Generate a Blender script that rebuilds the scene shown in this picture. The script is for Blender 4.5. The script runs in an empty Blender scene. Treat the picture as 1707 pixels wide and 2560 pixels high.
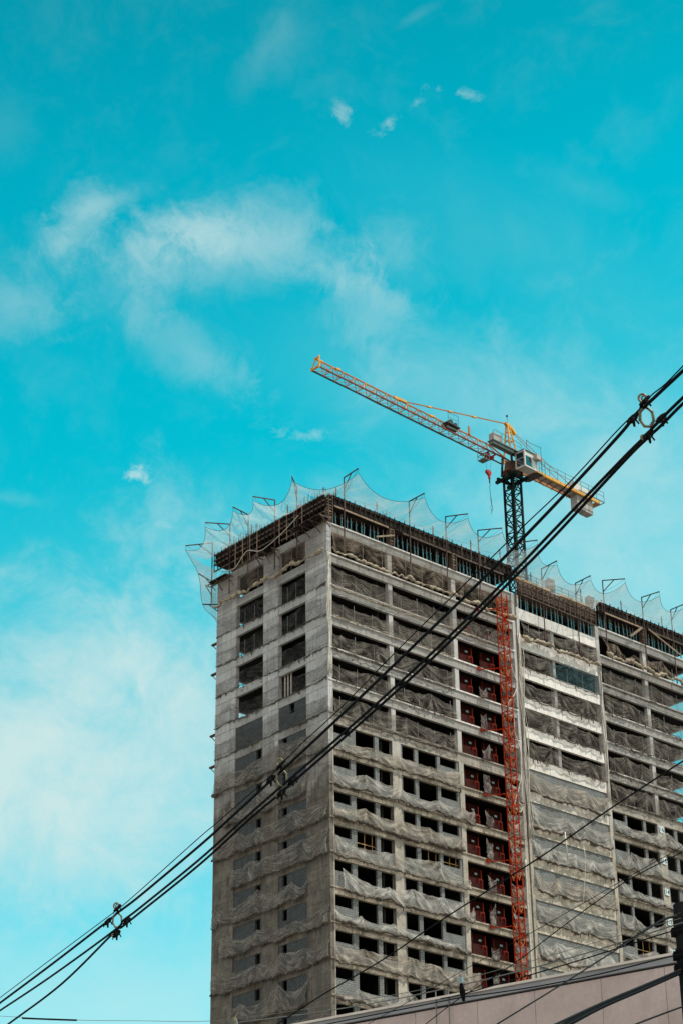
import bpy, math, random
from mathutils import Vector, Matrix, noise as mnoise
R = math.radians
sc = bpy.context.scene
col = sc.collection
ZO = 86.6                                  # height of the roof slab edge above the street
# ------------------------------------------------------------------ camera
CAM = Vector((-107.4318, -123.2561, ZO - 84.8965))
YAW, PITCH, ROLL, FPX = 0.8457, 0.4834, -0.0142, 5115.9878
_F = Vector((math.cos(YAW), math.sin(YAW), 0)); _R = Vector((math.sin(YAW), -math.cos(YAW), 0)); _U = Vector((0, 0, 1))
_F2 = _F * math.cos(PITCH) + _U * math.sin(PITCH); _U2 = _U * math.cos(PITCH) - _F * math.sin(PITCH)
_R3 = _R * math.cos(ROLL) + _U2 * math.sin(ROLL); _U3 = _U2 * math.cos(ROLL) - _R * math.sin(ROLL)
cd = bpy.data.cameras.new('camera'); cam = bpy.data.objects.new('camera', cd); col.objects.link(cam)
m = Matrix((_R3, _U3, -_F2)).transposed().to_4x4(); m.translation = CAM; cam.matrix_world = m
cd.sensor_fit = 'VERTICAL'; cd.sensor_height = 24; cd.lens = FPX / 2560 * 24
cd.clip_start = 0.3; cd.clip_end = 8000
sc.camera = cam
def ray(px, py):
    return (_F2 * FPX + _R3 * (px - 853.5) - _U3 * (py - 1280)).normalized()
def at(px, py, dist):                      # a point in the street that far from the photographer
    return CAM + ray(px, py) * dist
def onz(px, py, z):
    d = ray(px, py); return CAM + d * ((z - CAM.z) / d.z)
def onx(px, py, x):
    d = ray(px, py); return CAM + d * ((x - CAM.x) / d.x)
def ony(px, py, y):
    d = ray(px, py); return CAM + d * ((y - CAM.y) / d.y)
# ------------------------------------------------------------------ light
SUNV = Vector((0.50, -0.52, 1.15)).normalized()      # towards the sun
sd = bpy.data.lights.new('sun', 'SUN'); sd.energy = 5.0; sd.angle = R(0.5); sd.color = (1.0, 0.93, 0.82)
so = bpy.data.objects.new('sun', sd); col.objects.link(so)
so.rotation_euler = SUNV.to_track_quat('Z', 'Y').to_euler(); so.location = (0, 0, 200)
sc.view_settings.view_transform = 'Standard'; sc.view_settings.look = 'None'
sc.view_settings.exposure = 0.0; sc.view_settings.gamma = 1.0; sc.view_settings.use_curve_mapping = False
sc.render.engine = 'CYCLES'; sc.cycles.transparent_max_bounces = 24; sc.cycles.max_bounces = 6
# ------------------------------------------------------------------ node helpers
class NT:
    def __init__(s, tree): s.t = tree; s.n = tree.nodes; s.l = tree.links
    def new(s, typ, ins=None, **kw):
        n = s.n.new(typ)
        for k, v in kw.items(): setattr(n, k, v)
        for k, v in (ins or {}).items(): s.put(n.inputs[k], v)
        return n
    def put(s, sock, v):
        if isinstance(v, bpy.types.NodeSocket): s.l.new(v, sock)
        elif isinstance(v, bpy.types.Node): s.l.new(v.outputs[0], sock)
        else:
            if isinstance(v, (tuple, list)) and len(v) == 3 and sock.type == 'RGBA': v = (*v, 1)
            sock.default_value = v
    def math(s, op, a, b=0.0, c=None, clamp=False):
        n = s.new('ShaderNodeMath', operation=op, use_clamp=clamp); s.put(n.inputs[0], a); s.put(n.inputs[1], b)
        if c is not None: s.put(n.inputs[2], c)
        return n.outputs[0]
    def vm(s, op, a, b=None):
        n = s.new('ShaderNodeVectorMath', operation=op); s.put(n.inputs[0], a)
        if b is not None: s.put(n.inputs[1], b)
        return n.outputs['Value'] if op in ('DOT_PRODUCT', 'LENGTH') else n.outputs[0]
    def mix(s, f, a, b, blend='MIX'):
        n = s.new('ShaderNodeMix', data_type='RGBA', blend_type=blend); s.put(n.inputs[0], f); s.put(n.inputs[6], a); s.put(n.inputs[7], b)
        return n.outputs[2]
    def rng(s, v, a, b, c=0.0, d=1.0, smooth=False):
        n = s.new('ShaderNodeMapRange', interpolation_type='SMOOTHSTEP' if smooth else 'LINEAR')
        s.put(n.inputs[0], v)
        for i, q in enumerate((a, b, c, d)): n.inputs[i + 1].default_value = q
        return n.outputs[0]
    def noise(s, vec, scale, detail=4, rough=0.55, dist=0.0):
        n = s.new('ShaderNodeTexNoise', {'Vector': vec, 'Scale': scale, 'Detail': detail, 'Roughness': rough, 'Distortion': dist})
        return n.outputs[0]
    def scale(s, vec, v):
        return s.vm('MULTIPLY', vec, v)
# ------------------------------------------------------------------ world: daylight sky with thin cloud
w = bpy.data.worlds.new('World'); sc.world = w; w.use_nodes = True
nt = NT(w.node_tree); nt.n.clear()
tc = nt.new('ShaderNodeTexCoord'); gen = tc.outputs['Generated']
sky = nt.new('ShaderNodeTexSky', sky_type='NISHITA', sun_disc=False)
sky.sun_elevation = math.asin(SUNV.z); sky.sun_rotation = math.atan2(SUNV.x, SUNV.y)
sky.air_density = 1.0; sky.dust_density = 1.0; sky.ozone_density = 1.5
sep = nt.new('ShaderNodeSeparateXYZ', {0: gen})
zc = nt.math('MAXIMUM', sep.outputs[2], 0.03)
pl = nt.new('ShaderNodeCombineXYZ', {0: nt.math('DIVIDE', sep.outputs[0], zc), 1: nt.math('DIVIDE', sep.outputs[1], zc)})
def pxy(px, py):
    d = ray(px, py); return Vector((d.x / d.z, d.y / d.z))
# each cloud lies on a flat cloud layer: centre, half length, half width, turn, strength
CLOUDS = [(205, 545, 85, 52, -52, .60, 0), (265, 505, 105, 26, -18, .42, 0), (150, 620, 70, 40, 40, .34, 0), (560, 560, 170, 62, -8, .62, 0), (400, 600, 120, 60, -20, .40, 0), (700, 620, 190, 52, 8, .50, 0), (360, 690, 180, 90, -20, .34, 0), (520, 680, 200, 60, 0, .28, 0),
          (1000, 640, 100, 80, 40, .32, 0), (925, 770, 70, 110, 8, .46, 0), (860, 690, 110, 40, 20, .30, 0), (470, 870, 170, 70, 30, .36, 0), (560, 930, 80, 40, 20, .20, 0), (40, 760, 120, 90, -20, .44, 0), (10, 320, 60, 70, 0, .08, 0),
          (335, 1190, 50, 26, 10, .72, 1), (855, 285, 22, 36, -10, .34, 1), (968, 305, 34, 22, -35, .34, 1), (1025, 270, 36, 12, -40, .22, 1), (1165, 235, 30, 12, 15, .26, 1), (1105, 226, 40, 12, 12, .36, 1), (765, 1088, 60, 18, 6, .34, 1), (420, 1315, 44, 12, 8, .22, 1),
          (715, 95, 60, 80, 20, .15, 0), (660, 130, 90, 30, -60, .12, 0), (1040, 40, 50, 12, -30, .12, 0), (20, 1245, 120, 16, 8, .16, 0), (1460, 470, 110, 34, 20, .08, 0),
          (150, 1760, 460, 280, -14, .62, 2), (260, 1980, 560, 330, 0, .78, 2), (330, 1640, 240, 120, -20, .20, 2), (40, 2120, 420, 150, 0, .26, 2), (620, 1330, 300, 130, 0, .10, 2), (1520, 1260, 520, 330, -14, .46, 2), (1180, 1010, 420, 150, 14, .24, 2), (1640, 1560, 420, 300, 0, .40, 2), (300, 2520, 800, 230, 0, .55, 2), (1350, 640, 420, 130, 25, .05, 2)]
wq = nt.new('ShaderNodeTexNoise', {'Vector': gen, 'Scale': 9.0, 'Detail': 4, 'Roughness': 0.55})
warp = nt.vm('ADD', gen, nt.vm('MULTIPLY', nt.vm('SUBTRACT', wq.outputs['Color'], (0.5, 0.5, 0.5)), (0.05, 0.05, 0.05)))
W1 = nt.noise(warp, 22.0, 12, 0.66, 0.3); W2 = nt.noise(warp, 80.0, 9, 0.70, 0.4)
wn3 = nt.noise(pl.outputs[0], 1.6, 5, 0.6, 0.3)
F = [None, None, None]
for (cx, cy, rx, ry, rot, st, kind) in CLOUDS:
    p0 = pxy(cx, cy); dx = pxy(cx + 1, cy) - p0; dy = pxy(cx, cy + 1) - p0
    Ji = Matrix(((dx.x, dy.x), (dx.y, dy.y))).inverted()
    c, s_ = math.cos(R(rot)), math.sin(R(rot))
    A = Matrix(((c / rx, s_ / rx), (-s_ / ry, c / ry))) @ Ji
    dv = nt.vm('SUBTRACT', pl.outputs[0], (p0.x, p0.y, 0))
    e = nt.new('ShaderNodeCombineXYZ', {0: nt.vm('DOT_PRODUCT', dv, (A[0][0], A[0][1], 0)), 1: nt.vm('DOT_PRODUCT', dv, (A[1][0], A[1][1], 0))})
    ln = nt.vm('LENGTH', e.outputs[0])
    if kind == 1: g = nt.rng(nt.math('ADD', ln, nt.math('MULTIPLY', nt.math('SUBTRACT', W2, 0.5), 6.5)), 1.1, -0.9, 0, st, True)
    elif kind == 0: g = nt.rng(nt.math('ADD', ln, nt.math('MULTIPLY', nt.math('ADD', nt.math('SUBTRACT', W1, 0.5), nt.math('MULTIPLY', nt.math('SUBTRACT', W2, 0.5), 0.45)), 4.6)), 1.75, -0.6, 0, st, True)
    else: g = nt.rng(nt.math('ADD', ln, nt.math('MULTIPLY', nt.math('SUBTRACT', W1, 0.5), 2.4)), 1.6, -0.3, 0, st, True)
    F[kind] = g if F[kind] is None else nt.math('ADD', F[kind], g)
f0 = nt.math('MULTIPLY', nt.math('MULTIPLY', F[0], 0.86), nt.math('ADD', nt.rng(W1, 0.36, 0.64, 0.45, 1.0), nt.rng(W2, 0.3, 0.7, -0.08, 0.12)))
f2 = nt.math('MULTIPLY', nt.math('MULTIPLY', F[2], 0.90), nt.math('ADD', nt.rng(W1, 0.3, 0.7, 0.78, 1.12), nt.rng(W2, 0.3, 0.7, -0.05, 0.05)))
tot = nt.math('ADD', nt.math('ADD', f0, F[1]), nt.math('ADD', f2, nt.rng(W1, 0.45, 0.8, 0, 0.05, True)))
# a bright bank of white cloud added unseen behind the camera to fill shade
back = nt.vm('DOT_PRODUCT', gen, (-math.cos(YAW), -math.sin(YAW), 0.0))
fill_bank = nt.rng(nt.math('ADD', back, nt.math('MULTIPLY', nt.math('SUBTRACT', wn3, 0.5), 0.5)), -0.12, 0.4, 0, 0.92, True)
cloud = nt.math('MINIMUM', tot, 0.93)
ramp = nt.new('ShaderNodeValToRGB', {0: sep.outputs[2]})
SKYK = [(0.0, (1.9, 2.6, 1.9)), (0.237, (1.0, 2.6, 1.95)), (0.33, (0.36, 2.6, 1.95)), (0.42, (0.03, 2.65, 1.94)), (0.52, (0.0, 2.48, 1.84)), (0.60, (0.0, 2.28, 1.72)), (0.68, (0.0, 1.76, 1.34)), (1.0, (0.0, 1.4, 1.15))]
el = ramp.color_ramp.elements
while len(el) < len(SKYK): el.new(0.5)
for e_, (p_, c_) in zip(el, SKYK): e_.position = p_; e_.color = (c_[0] / 3, c_[1] / 3, c_[2] / 3, 1)
tint = nt.vm('SCALE', ramp.outputs[0]); tint.node.inputs['Scale'].default_value = 3.0
skc = nt.mix(1.0, sky.outputs[0], tint, 'MULTIPLY')
CLC = (6.3, 8.1, 8.0)
bg = nt.new('ShaderNodeBackground', {'Color': nt.mix(fill_bank, nt.mix(cloud, skc, CLC), (10.6, 9.5, 8.8)), 'Strength': 0.1})
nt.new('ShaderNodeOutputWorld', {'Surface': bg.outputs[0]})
# ------------------------------------------------------------------ materials
MATS = {}
def mat(name):
    mt = bpy.data.materials.new(name); mt.use_nodes = True; t = NT(mt.node_tree); t.n.clear()
    MATS[name] = mt
    return mt, t
def finish(t, color, rough=0.85, metal=0.0, bump=None, bs=0.3, spec=0.3, alpha=None):
    b = t.new('ShaderNodeBsdfPrincipled', {'Base Color': color, 'Roughness': rough, 'Metallic': metal, 'Specular IOR Level': spec})
    if bump is not None:
        bn = t.new('ShaderNodeBump', {'Height': bump, 'Strength': bs, 'Distance': 0.05}); t.l.new(bn.outputs[0], b.inputs['Normal'])
    out = b.outputs[0]
    if alpha is not None:
        tr = t.new('ShaderNodeBsdfTransparent'); mx = t.new('ShaderNodeMixShader', {0: alpha, 1: tr.outputs[0], 2: out}); out = mx.outputs[0]
    t.new('ShaderNodeOutputMaterial', {'Surface': out})
def simple(name, c, rough=0.7, metal=0.0, var=0.35, sc_=3.0, spec=0.3, dirt=None):
    mt, t = mat(name); tc = t.new('ShaderNodeTexCoord').outputs['Object']
    n = t.noise(tc, sc_, 5, 0.6)
    c2 = tuple(x * (1 - var) for x in c); c1 = tuple(min(1, x * (1 + var)) for x in c)
    cc = t.mix(t.rng(n, 0.3, 0.7), c2, c1)
    if dirt: cc = t.mix(t.rng(t.noise(tc, sc_ * 0.5, 6, 0.65), 0.48, 0.68), cc, dirt)
    finish(t, cc, rough, metal, spec=spec); return mt
def concrete(name, light, dark, stain, fresh=None, joints=0.0, lo=ZO - 30, hi=ZO - 14, amt=0.6, hole=0.0):
    """board marked concrete: cloudy tone, run stains, rain dirt that is heavier on the older storeys"""
    mt, t = mat(name); tc = t.new('ShaderNodeTexCoord').outputs['Object']
    sp = t.new('ShaderNodeSeparateXYZ', {0: tc}); x, y, z = sp.outputs[0], sp.outputs[1], sp.outputs[2]
    n1 = t.noise(tc, 0.55, 6, 0.6, 0.4); n2 = t.noise(tc, 3.2, 6, 0.7)
    c = t.mix(t.rng(n1, 0.36, 0.64), dark, light)
    c = t.mix(t.rng(t.noise(tc, 1.3, 7, 0.72, 0.6), 0.52, 0.70, 0, 0.75), c, tuple(v * 0.42 for v in dark))
    c = t.mix(t.rng(n2, 0.42, 0.75, 0, 0.55), c, tuple(v * 0.62 for v in dark))
    st = t.noise(t.scale(tc, (2.6, 2.6, 0.22)), 1.6, 6, 0.65)          # run stains
    st2 = t.noise(tc, 0.42, 4, 0.6)
    sm = t.math('MULTIPLY', t.rng(st, 0.47, 0.66), t.rng(st2, 0.36, 0.62))
    c = t.mix(t.math('MULTIPLY', sm, amt), c, stain)
    if fresh:                                                          # newer storeys are cleaner and greyer
        f = t.rng(t.math('ADD', z, t.math('MULTIPLY', t.math('SUBTRACT', n1, 0.5), 14)), lo, hi)
        c2 = t.mix(t.rng(n2, 0.35, 0.7), tuple(v * 0.78 for v in fresh), fresh)
        c2 = t.mix(t.math('MULTIPLY', sm, amt * 0.45), c2, stain)
        c = t.mix(f, c, c2)
    if joints:
        fr = t.math('FRACT', t.math('MULTIPLY', t.math('SUBTRACT', z, ZO), 1 / joints)); a = t.math('LESS_THAN', fr, 0.06)
        xy = t.math('ADD', x, y); fr2 = t.math('FRACT', t.math('MULTIPLY', xy, 1 / 1.35)); a2 = t.math('LESS_THAN', fr2, 0.02)
        wob = t.rng(t.noise(tc, 2.1, 3), 0.35, 0.55)
        c = t.mix(t.math('MULTIPLY', t.math('MAXIMUM', a, t.math('MULTIPLY', a2, 0.7)), t.math('MULTIPLY', wob, 0.75)), c, tuple(v * 0.35 for v in dark))
        # each poured lift has its own shade
        lift = t.math('FLOOR', t.math('MULTIPLY', t.math('SUBTRACT', z, ZO), 1 / joints)); pan = t.math('FLOOR', t.math('MULTIPLY', xy, 1 / 1.35))
        wnz = t.new('ShaderNodeTexWhiteNoise', {0: t.new('ShaderNodeCombineXYZ', {0: lift, 1: pan}).outputs[0]}, noise_dimensions='3D').outputs[0]
        c = t.mix(t.rng(wnz, 0, 1, 0, 0.35), c, tuple(v * 0.55 for v in light))
    if hole:
        ax_ = t.math('ADD', t.math('ADD', x, y), t.math('MULTIPLY', t.math('SUBTRACT', n1, 0.5), 0.5)); fj = t.math('FRACT', t.math('MULTIPLY', ax_, 1.35))
        tick = t.math('MULTIPLY', t.math('LESS_THAN', fj, 0.07), t.rng(t.noise(t.scale(tc, (1.9, 1.9, 1.2)), 1.5, 4, 0.6), 0.46, 0.56)); c = t.mix(t.math('MULTIPLY', tick, 0.7), c, tuple(q * 0.32 for q in dark))
        v = t.new('ShaderNodeTexVoronoi', {'Vector': tc, 'Scale': hole, 'Randomness': 0.55}); 
        c = t.mix(t.math('MULTIPLY', t.math('LESS_THAN', v.outputs['Distance'], 0.12), 0.75), c, tuple(q * 0.3 for q in dark))
    finish(t, c, 0.92, 0, bump=t.math('ADD', n2, t.math('MULTIPLY', st, 0.6)), bs=0.5, spec=0.15); return mt
M = MATS
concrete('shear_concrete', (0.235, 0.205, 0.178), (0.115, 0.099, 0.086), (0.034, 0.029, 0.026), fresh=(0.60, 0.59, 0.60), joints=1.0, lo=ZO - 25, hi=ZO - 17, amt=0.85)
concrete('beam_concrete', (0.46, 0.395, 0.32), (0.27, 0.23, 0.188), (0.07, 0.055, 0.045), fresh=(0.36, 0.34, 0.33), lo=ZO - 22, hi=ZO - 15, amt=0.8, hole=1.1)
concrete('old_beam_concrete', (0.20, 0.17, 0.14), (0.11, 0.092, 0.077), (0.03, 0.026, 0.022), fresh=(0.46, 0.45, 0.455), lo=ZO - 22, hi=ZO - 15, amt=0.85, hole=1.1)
concrete('pale_concrete', (0.62, 0.545, 0.465), (0.46, 0.40, 0.335), (0.20, 0.15, 0.11), fresh=(0.80, 0.755, 0.73), lo=ZO - 24, hi=ZO - 15, amt=0.75, hole=1.3)
concrete('column_concrete', (0.45, 0.40, 0.345), (0.32, 0.285, 0.245), (0.13, 0.105, 0.085), fresh=(0.50, 0.485, 0.48), lo=ZO - 24, hi=ZO - 14, amt=0.6)
concrete('slab_concrete', (0.42, 0.38, 0.33), (0.26, 0.23, 0.2), (0.1, 0.08, 0.065), amt=0.6)
concrete('shaded_inner_concrete', (0.030, 0.027, 0.025), (0.016, 0.015, 0.014), (0.008, 0.007, 0.006), amt=0.5)  # indoor shade put into the colour: concrete turned near black
def block_mat(name, c1, c2, mortar, dirt):
    mt, t = mat(name); tc = t.new('ShaderNodeTexCoord').outputs['Object']; sp = t.new('ShaderNodeSeparateXYZ', {0: tc})
    uv = t.new('ShaderNodeCombineXYZ', {0: t.math('ADD', sp.outputs[0], sp.outputs[1]), 1: sp.outputs[2]}).outputs[0]
    b = t.new('ShaderNodeTexBrick', {'Vector': uv, 'Color1': c1, 'Color2': c2, 'Mortar': mortar, 'Scale': 1.0, 'Mortar Size': 0.022, 'Brick Width': 0.4, 'Row Height': 0.2, 'Mortar Smooth': 0.3})
    n = t.noise(tc, 1.1, 6, 0.7); n2 = t.noise(t.scale(tc, (2, 2, 0.4)), 1.5, 5, 0.6)
    c = t.mix(t.rng(n, 0.44, 0.72, 0, 0.6), b.outputs[0], dirt); c = t.mix(t.rng(n2, 0.5, 0.72, 0, 0.5), c, tuple(v * 0.5 for v in dirt))
    finish(t, c, 0.95, 0, bump=b.outputs['Fac'], bs=-0.4, spec=0.1)
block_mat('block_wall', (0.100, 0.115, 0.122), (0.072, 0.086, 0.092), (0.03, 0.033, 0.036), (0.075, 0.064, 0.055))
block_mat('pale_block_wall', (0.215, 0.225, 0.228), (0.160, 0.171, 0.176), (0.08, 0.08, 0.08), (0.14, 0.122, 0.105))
def net_mat(name, c, dark, a0, a1, pitch=0.0, trans=0.35):
    mt, t = mat(name); tc = t.new('ShaderNodeTexCoord').outputs['Object']; sp = t.new('ShaderNodeSeparateXYZ', {0: tc})
    n = t.noise(tc, 0.9, 5, 0.65); n2 = t.noise(tc, 4.0, 4, 0.6)
    gt = t.new('ShaderNodeAttribute', attribute_name='gather').outputs['Fac']     # bunched net is denser; also paints lighter fold ridges
    cc = t.mix(t.rng(n, 0.3, 0.7), dark, c); al = t.math('ADD', t.rng(n, 0.3, 0.7, a0, a1), t.math('MULTIPLY', gt, 0.30))
    cc = t.mix(t.math('MULTIPLY', gt, 0.55, clamp=True), cc, tuple(min(0.8, v * 1.5) for v in c))
    fo = t.new('ShaderNodeAttribute', attribute_name='fold').outputs['Fac']
    fv = t.new('ShaderNodeCombineXYZ', {0: t.math('MULTIPLY', fo, 9.0), 1: t.math('MULTIPLY', t.math('ADD', sp.outputs[0], sp.outputs[1]), 0.55), 2: t.math('MULTIPLY', sp.outputs[2], 0.25)}).outputs[0]
    fs = t.noise(fv, 1.0, 3, 0.6, 0.3)                                 # long creases along the hang, their highlights and shade painted into the colour
    cc = t.mix(t.rng(fs, 0.50, 0.68, 0, 0.55), cc, tuple(min(0.85, v * 1.4) for v in c)); cc = t.mix(t.rng(fs, 0.50, 0.34, 0, 0.45), cc, tuple(v * 0.5 for v in dark))
    al = t.math('ADD', al, t.rng(fs, 0.40, 0.66, -0.08, 0.14))
    cc = t.mix(t.rng(t.noise(tc, 1.3, 6, 0.7), 0.52, 0.75, 0, 0.4), cc, tuple(v * 0.5 for v in dark))
    al = t.math('ADD', al, t.rng(n2, 0.3, 0.7, -0.08, 0.08))
    if pitch:
        d = t.math('ADD', t.math('ADD', sp.outputs[0], sp.outputs[1]), t.math('MULTIPLY', sp.outputs[2], -0.9))
        wv = t.math('SINE', t.math('MULTIPLY', d, 6.2832 / pitch)); al = t.math('ADD', al, t.math('MULTIPLY', wv, 0.055))
        wv2 = t.math('SINE', t.math('MULTIPLY', sp.outputs[2], 6.2832 / (pitch * 0.8))); al = t.math('ADD', al, t.math('MULTIPLY', wv2, 0.03))
    al = t.math('ADD', al, 0.0, clamp=True)
    df = t.new('ShaderNodeBsdfDiffuse', {'Color': cc}); tl = t.new('ShaderNodeBsdfTranslucent', {'Color': cc})
    mx = t.new('ShaderNodeMixShader', {0: trans, 1: df.outputs[0], 2: tl.outputs[0]})
    tr = t.new('ShaderNodeBsdfTransparent'); m2 = t.new('ShaderNodeMixShader', {0: al, 1: tr.outputs[0], 2: mx.outputs[0]})
    t.new('ShaderNodeOutputMaterial', {'Surface': m2.outputs[0]})
net_mat('sky_net', (0.70, 0.72, 0.72), (0.50, 0.53, 0.535), 0.32, 0.52, 0.0)
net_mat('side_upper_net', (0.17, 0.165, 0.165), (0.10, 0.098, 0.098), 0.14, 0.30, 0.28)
net_mat('veil_net', (0.28, 0.225, 0.18), (0.15, 0.12, 0.095), 0.24, 0.46, 0.26)
net_mat('upper_net', (0.27, 0.24, 0.215), (0.145, 0.128, 0.115), 0.32, 0.56, 0.28)
net_mat('lower_net', (0.47, 0.44, 0.41), (0.29, 0.27, 0.25), 0.38, 0.70, 0.28)
net_mat('warm_net', (0.46, 0.405, 0.35), (0.28, 0.245, 0.21), 0.40, 0.72, 0.28)
net_mat('dense_net', (0.55, 0.52, 0.49), (0.34, 0.32, 0.30), 0.44, 0.74, 0.28)
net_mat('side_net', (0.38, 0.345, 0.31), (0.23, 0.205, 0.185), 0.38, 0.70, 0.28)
net_mat('teal_net', (0.10, 0.18, 0.20), (0.06, 0.10, 0.115), 0.26, 0.46, 0.28)
simple('net_hem', (0.10, 0.085, 0.072), 0.95, var=0.7, sc_=4.0, dirt=(0.03, 0.026, 0.022))
simple('pale_hem', (0.36, 0.30, 0.23), 0.95, var=0.5, sc_=3.0, dirt=(0.12, 0.09, 0.07))
simple('dark_plywood', (0.017, 0.013, 0.012), 0.85, var=0.6, sc_=1.5, dirt=(0.05, 0.034, 0.027), spec=0.1)
simple('timber', (0.12, 0.085, 0.068), 0.85, var=0.5, sc_=2.5, dirt=(0.07, 0.045, 0.035))
simple('pale_timber', (0.34, 0.24, 0.17), 0.85, var=0.4, sc_=2.5, dirt=(0.14, 0.1, 0.08))
simple('teal_steel', (0.10, 0.26, 0.30), 0.6, var=0.5, sc_=3.0, dirt=(0.10, 0.10, 0.10))
simple('grey_steel', (0.26, 0.26, 0.25), 0.6, var=0.4, dirt=(0.12, 0.1, 0.09))
simple('rust_steel', (0.075, 0.036, 0.030), 0.75, var=0.5, sc_=2.0, dirt=(0.03, 0.02, 0.02))
simple('rebar_steel', (0.045, 0.035, 0.033), 0.85, var=0.3)
simple('hoist_red', (0.36, 0.026, 0.004), 0.85, spec=0.05, var=0.25, sc_=1.5, dirt=(0.22, 0.022, 0.01))
simple('brace_pale', (0.50, 0.16, 0.07), 0.8, spec=0.05, var=0.3, sc_=2)
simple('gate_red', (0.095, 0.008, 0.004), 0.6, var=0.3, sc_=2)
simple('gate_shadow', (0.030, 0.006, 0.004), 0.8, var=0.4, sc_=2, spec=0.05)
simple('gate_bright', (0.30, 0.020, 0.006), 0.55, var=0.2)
simple('plate_white', (0.30, 0.42, 0.44), 0.6, var=0.1)
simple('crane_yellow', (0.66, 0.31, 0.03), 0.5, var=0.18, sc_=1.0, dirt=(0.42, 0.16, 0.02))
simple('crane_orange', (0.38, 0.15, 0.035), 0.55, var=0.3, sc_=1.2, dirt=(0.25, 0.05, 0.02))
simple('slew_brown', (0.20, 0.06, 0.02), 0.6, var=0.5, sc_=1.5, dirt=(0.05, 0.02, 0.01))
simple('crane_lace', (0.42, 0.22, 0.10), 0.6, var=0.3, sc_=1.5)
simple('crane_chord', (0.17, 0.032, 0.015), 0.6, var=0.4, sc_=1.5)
simple('crane_green', (0.004, 0.014, 0.013), 0.7, var=0.4, sc_=1.0, dirt=(0.02, 0.026, 0.022), spec=0.08)
simple('crane_grey', (0.12, 0.15, 0.15), 0.6, var=0.3)
simple('crane_dark', (0.03, 0.028, 0.027), 0.6, var=0.3)
simple('crane_white', (0.55, 0.53, 0.51), 0.5, var=0.06)
simple('ballast', (0.36, 0.34, 0.325), 0.9, var=0.2, sc_=1.5, dirt=(0.3, 0.26, 0.24))
simple('hook_red', (0.33, 0.012, 0.015), 0.5, var=0.2)
mt, t = mat('cab_glass'); finish(t, (0.012, 0.03, 0.035), 0.08, 0, spec=0.9)
simple('cable_black', (0.006, 0.006, 0.008), 0.7, var=0.3, sc_=4, spec=0.08)
simple('cable_grey', (0.16, 0.155, 0.145), 0.6, var=0.3, sc_=3)
simple('insulator', (0.17, 0.15, 0.09), 0.4, var=0.3, sc_=20)
simple('pole_black', (0.007, 0.007, 0.008), 0.9, var=0.4, sc_=3, spec=0.05)
simple('rope_white', (0.55, 0.52, 0.46), 0.8, var=0.25)
simple('pvc_white', (0.52, 0.49, 0.44), 0.5, var=0.15)
simple('frame_yellow', (0.34, 0.19, 0.06), 0.6, var=0.2)
simple('sign_blue', (0.55, 0.66, 0.68), 0.6, var=0.1)
simple('number_ink', (0.03, 0.05, 0.06), 0.6, var=0.1)
simple('coping_white', (0.66, 0.60, 0.56), 0.6, var=0.12)
simple('flashing', (0.27, 0.275, 0.30), 0.5, var=0.2, sc_=1.0)
simple('asphalt', (0.20, 0.17, 0.145), 0.95, var=0.3, sc_=0.3)
mt, t = mat('stucco'); tc = t.new('ShaderNodeTexCoord').outputs['Object']
n1 = t.noise(tc, 0.7, 6, 0.6, 0.5); n2 = t.noise(tc, 14, 5, 0.7); n3 = t.noise(t.scale(tc, (1, 1, 0.35)), 2.2, 6, 0.7)
c = t.mix(t.rng(n1, 0.3, 0.7), (0.47, 0.385, 0.37), (0.62, 0.52, 0.505)); c = t.mix(t.rng(n3, 0.46, 0.72, 0, 0.5), c, (0.36, 0.29, 0.28)); c = t.mix(t.rng(n2, 0.45, 0.8, 0, 0.3), c, (0.27, 0.23, 0.22))
finish(t, c, 0.9, 0, bump=n2, bs=0.25, spec=0.1)
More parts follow.
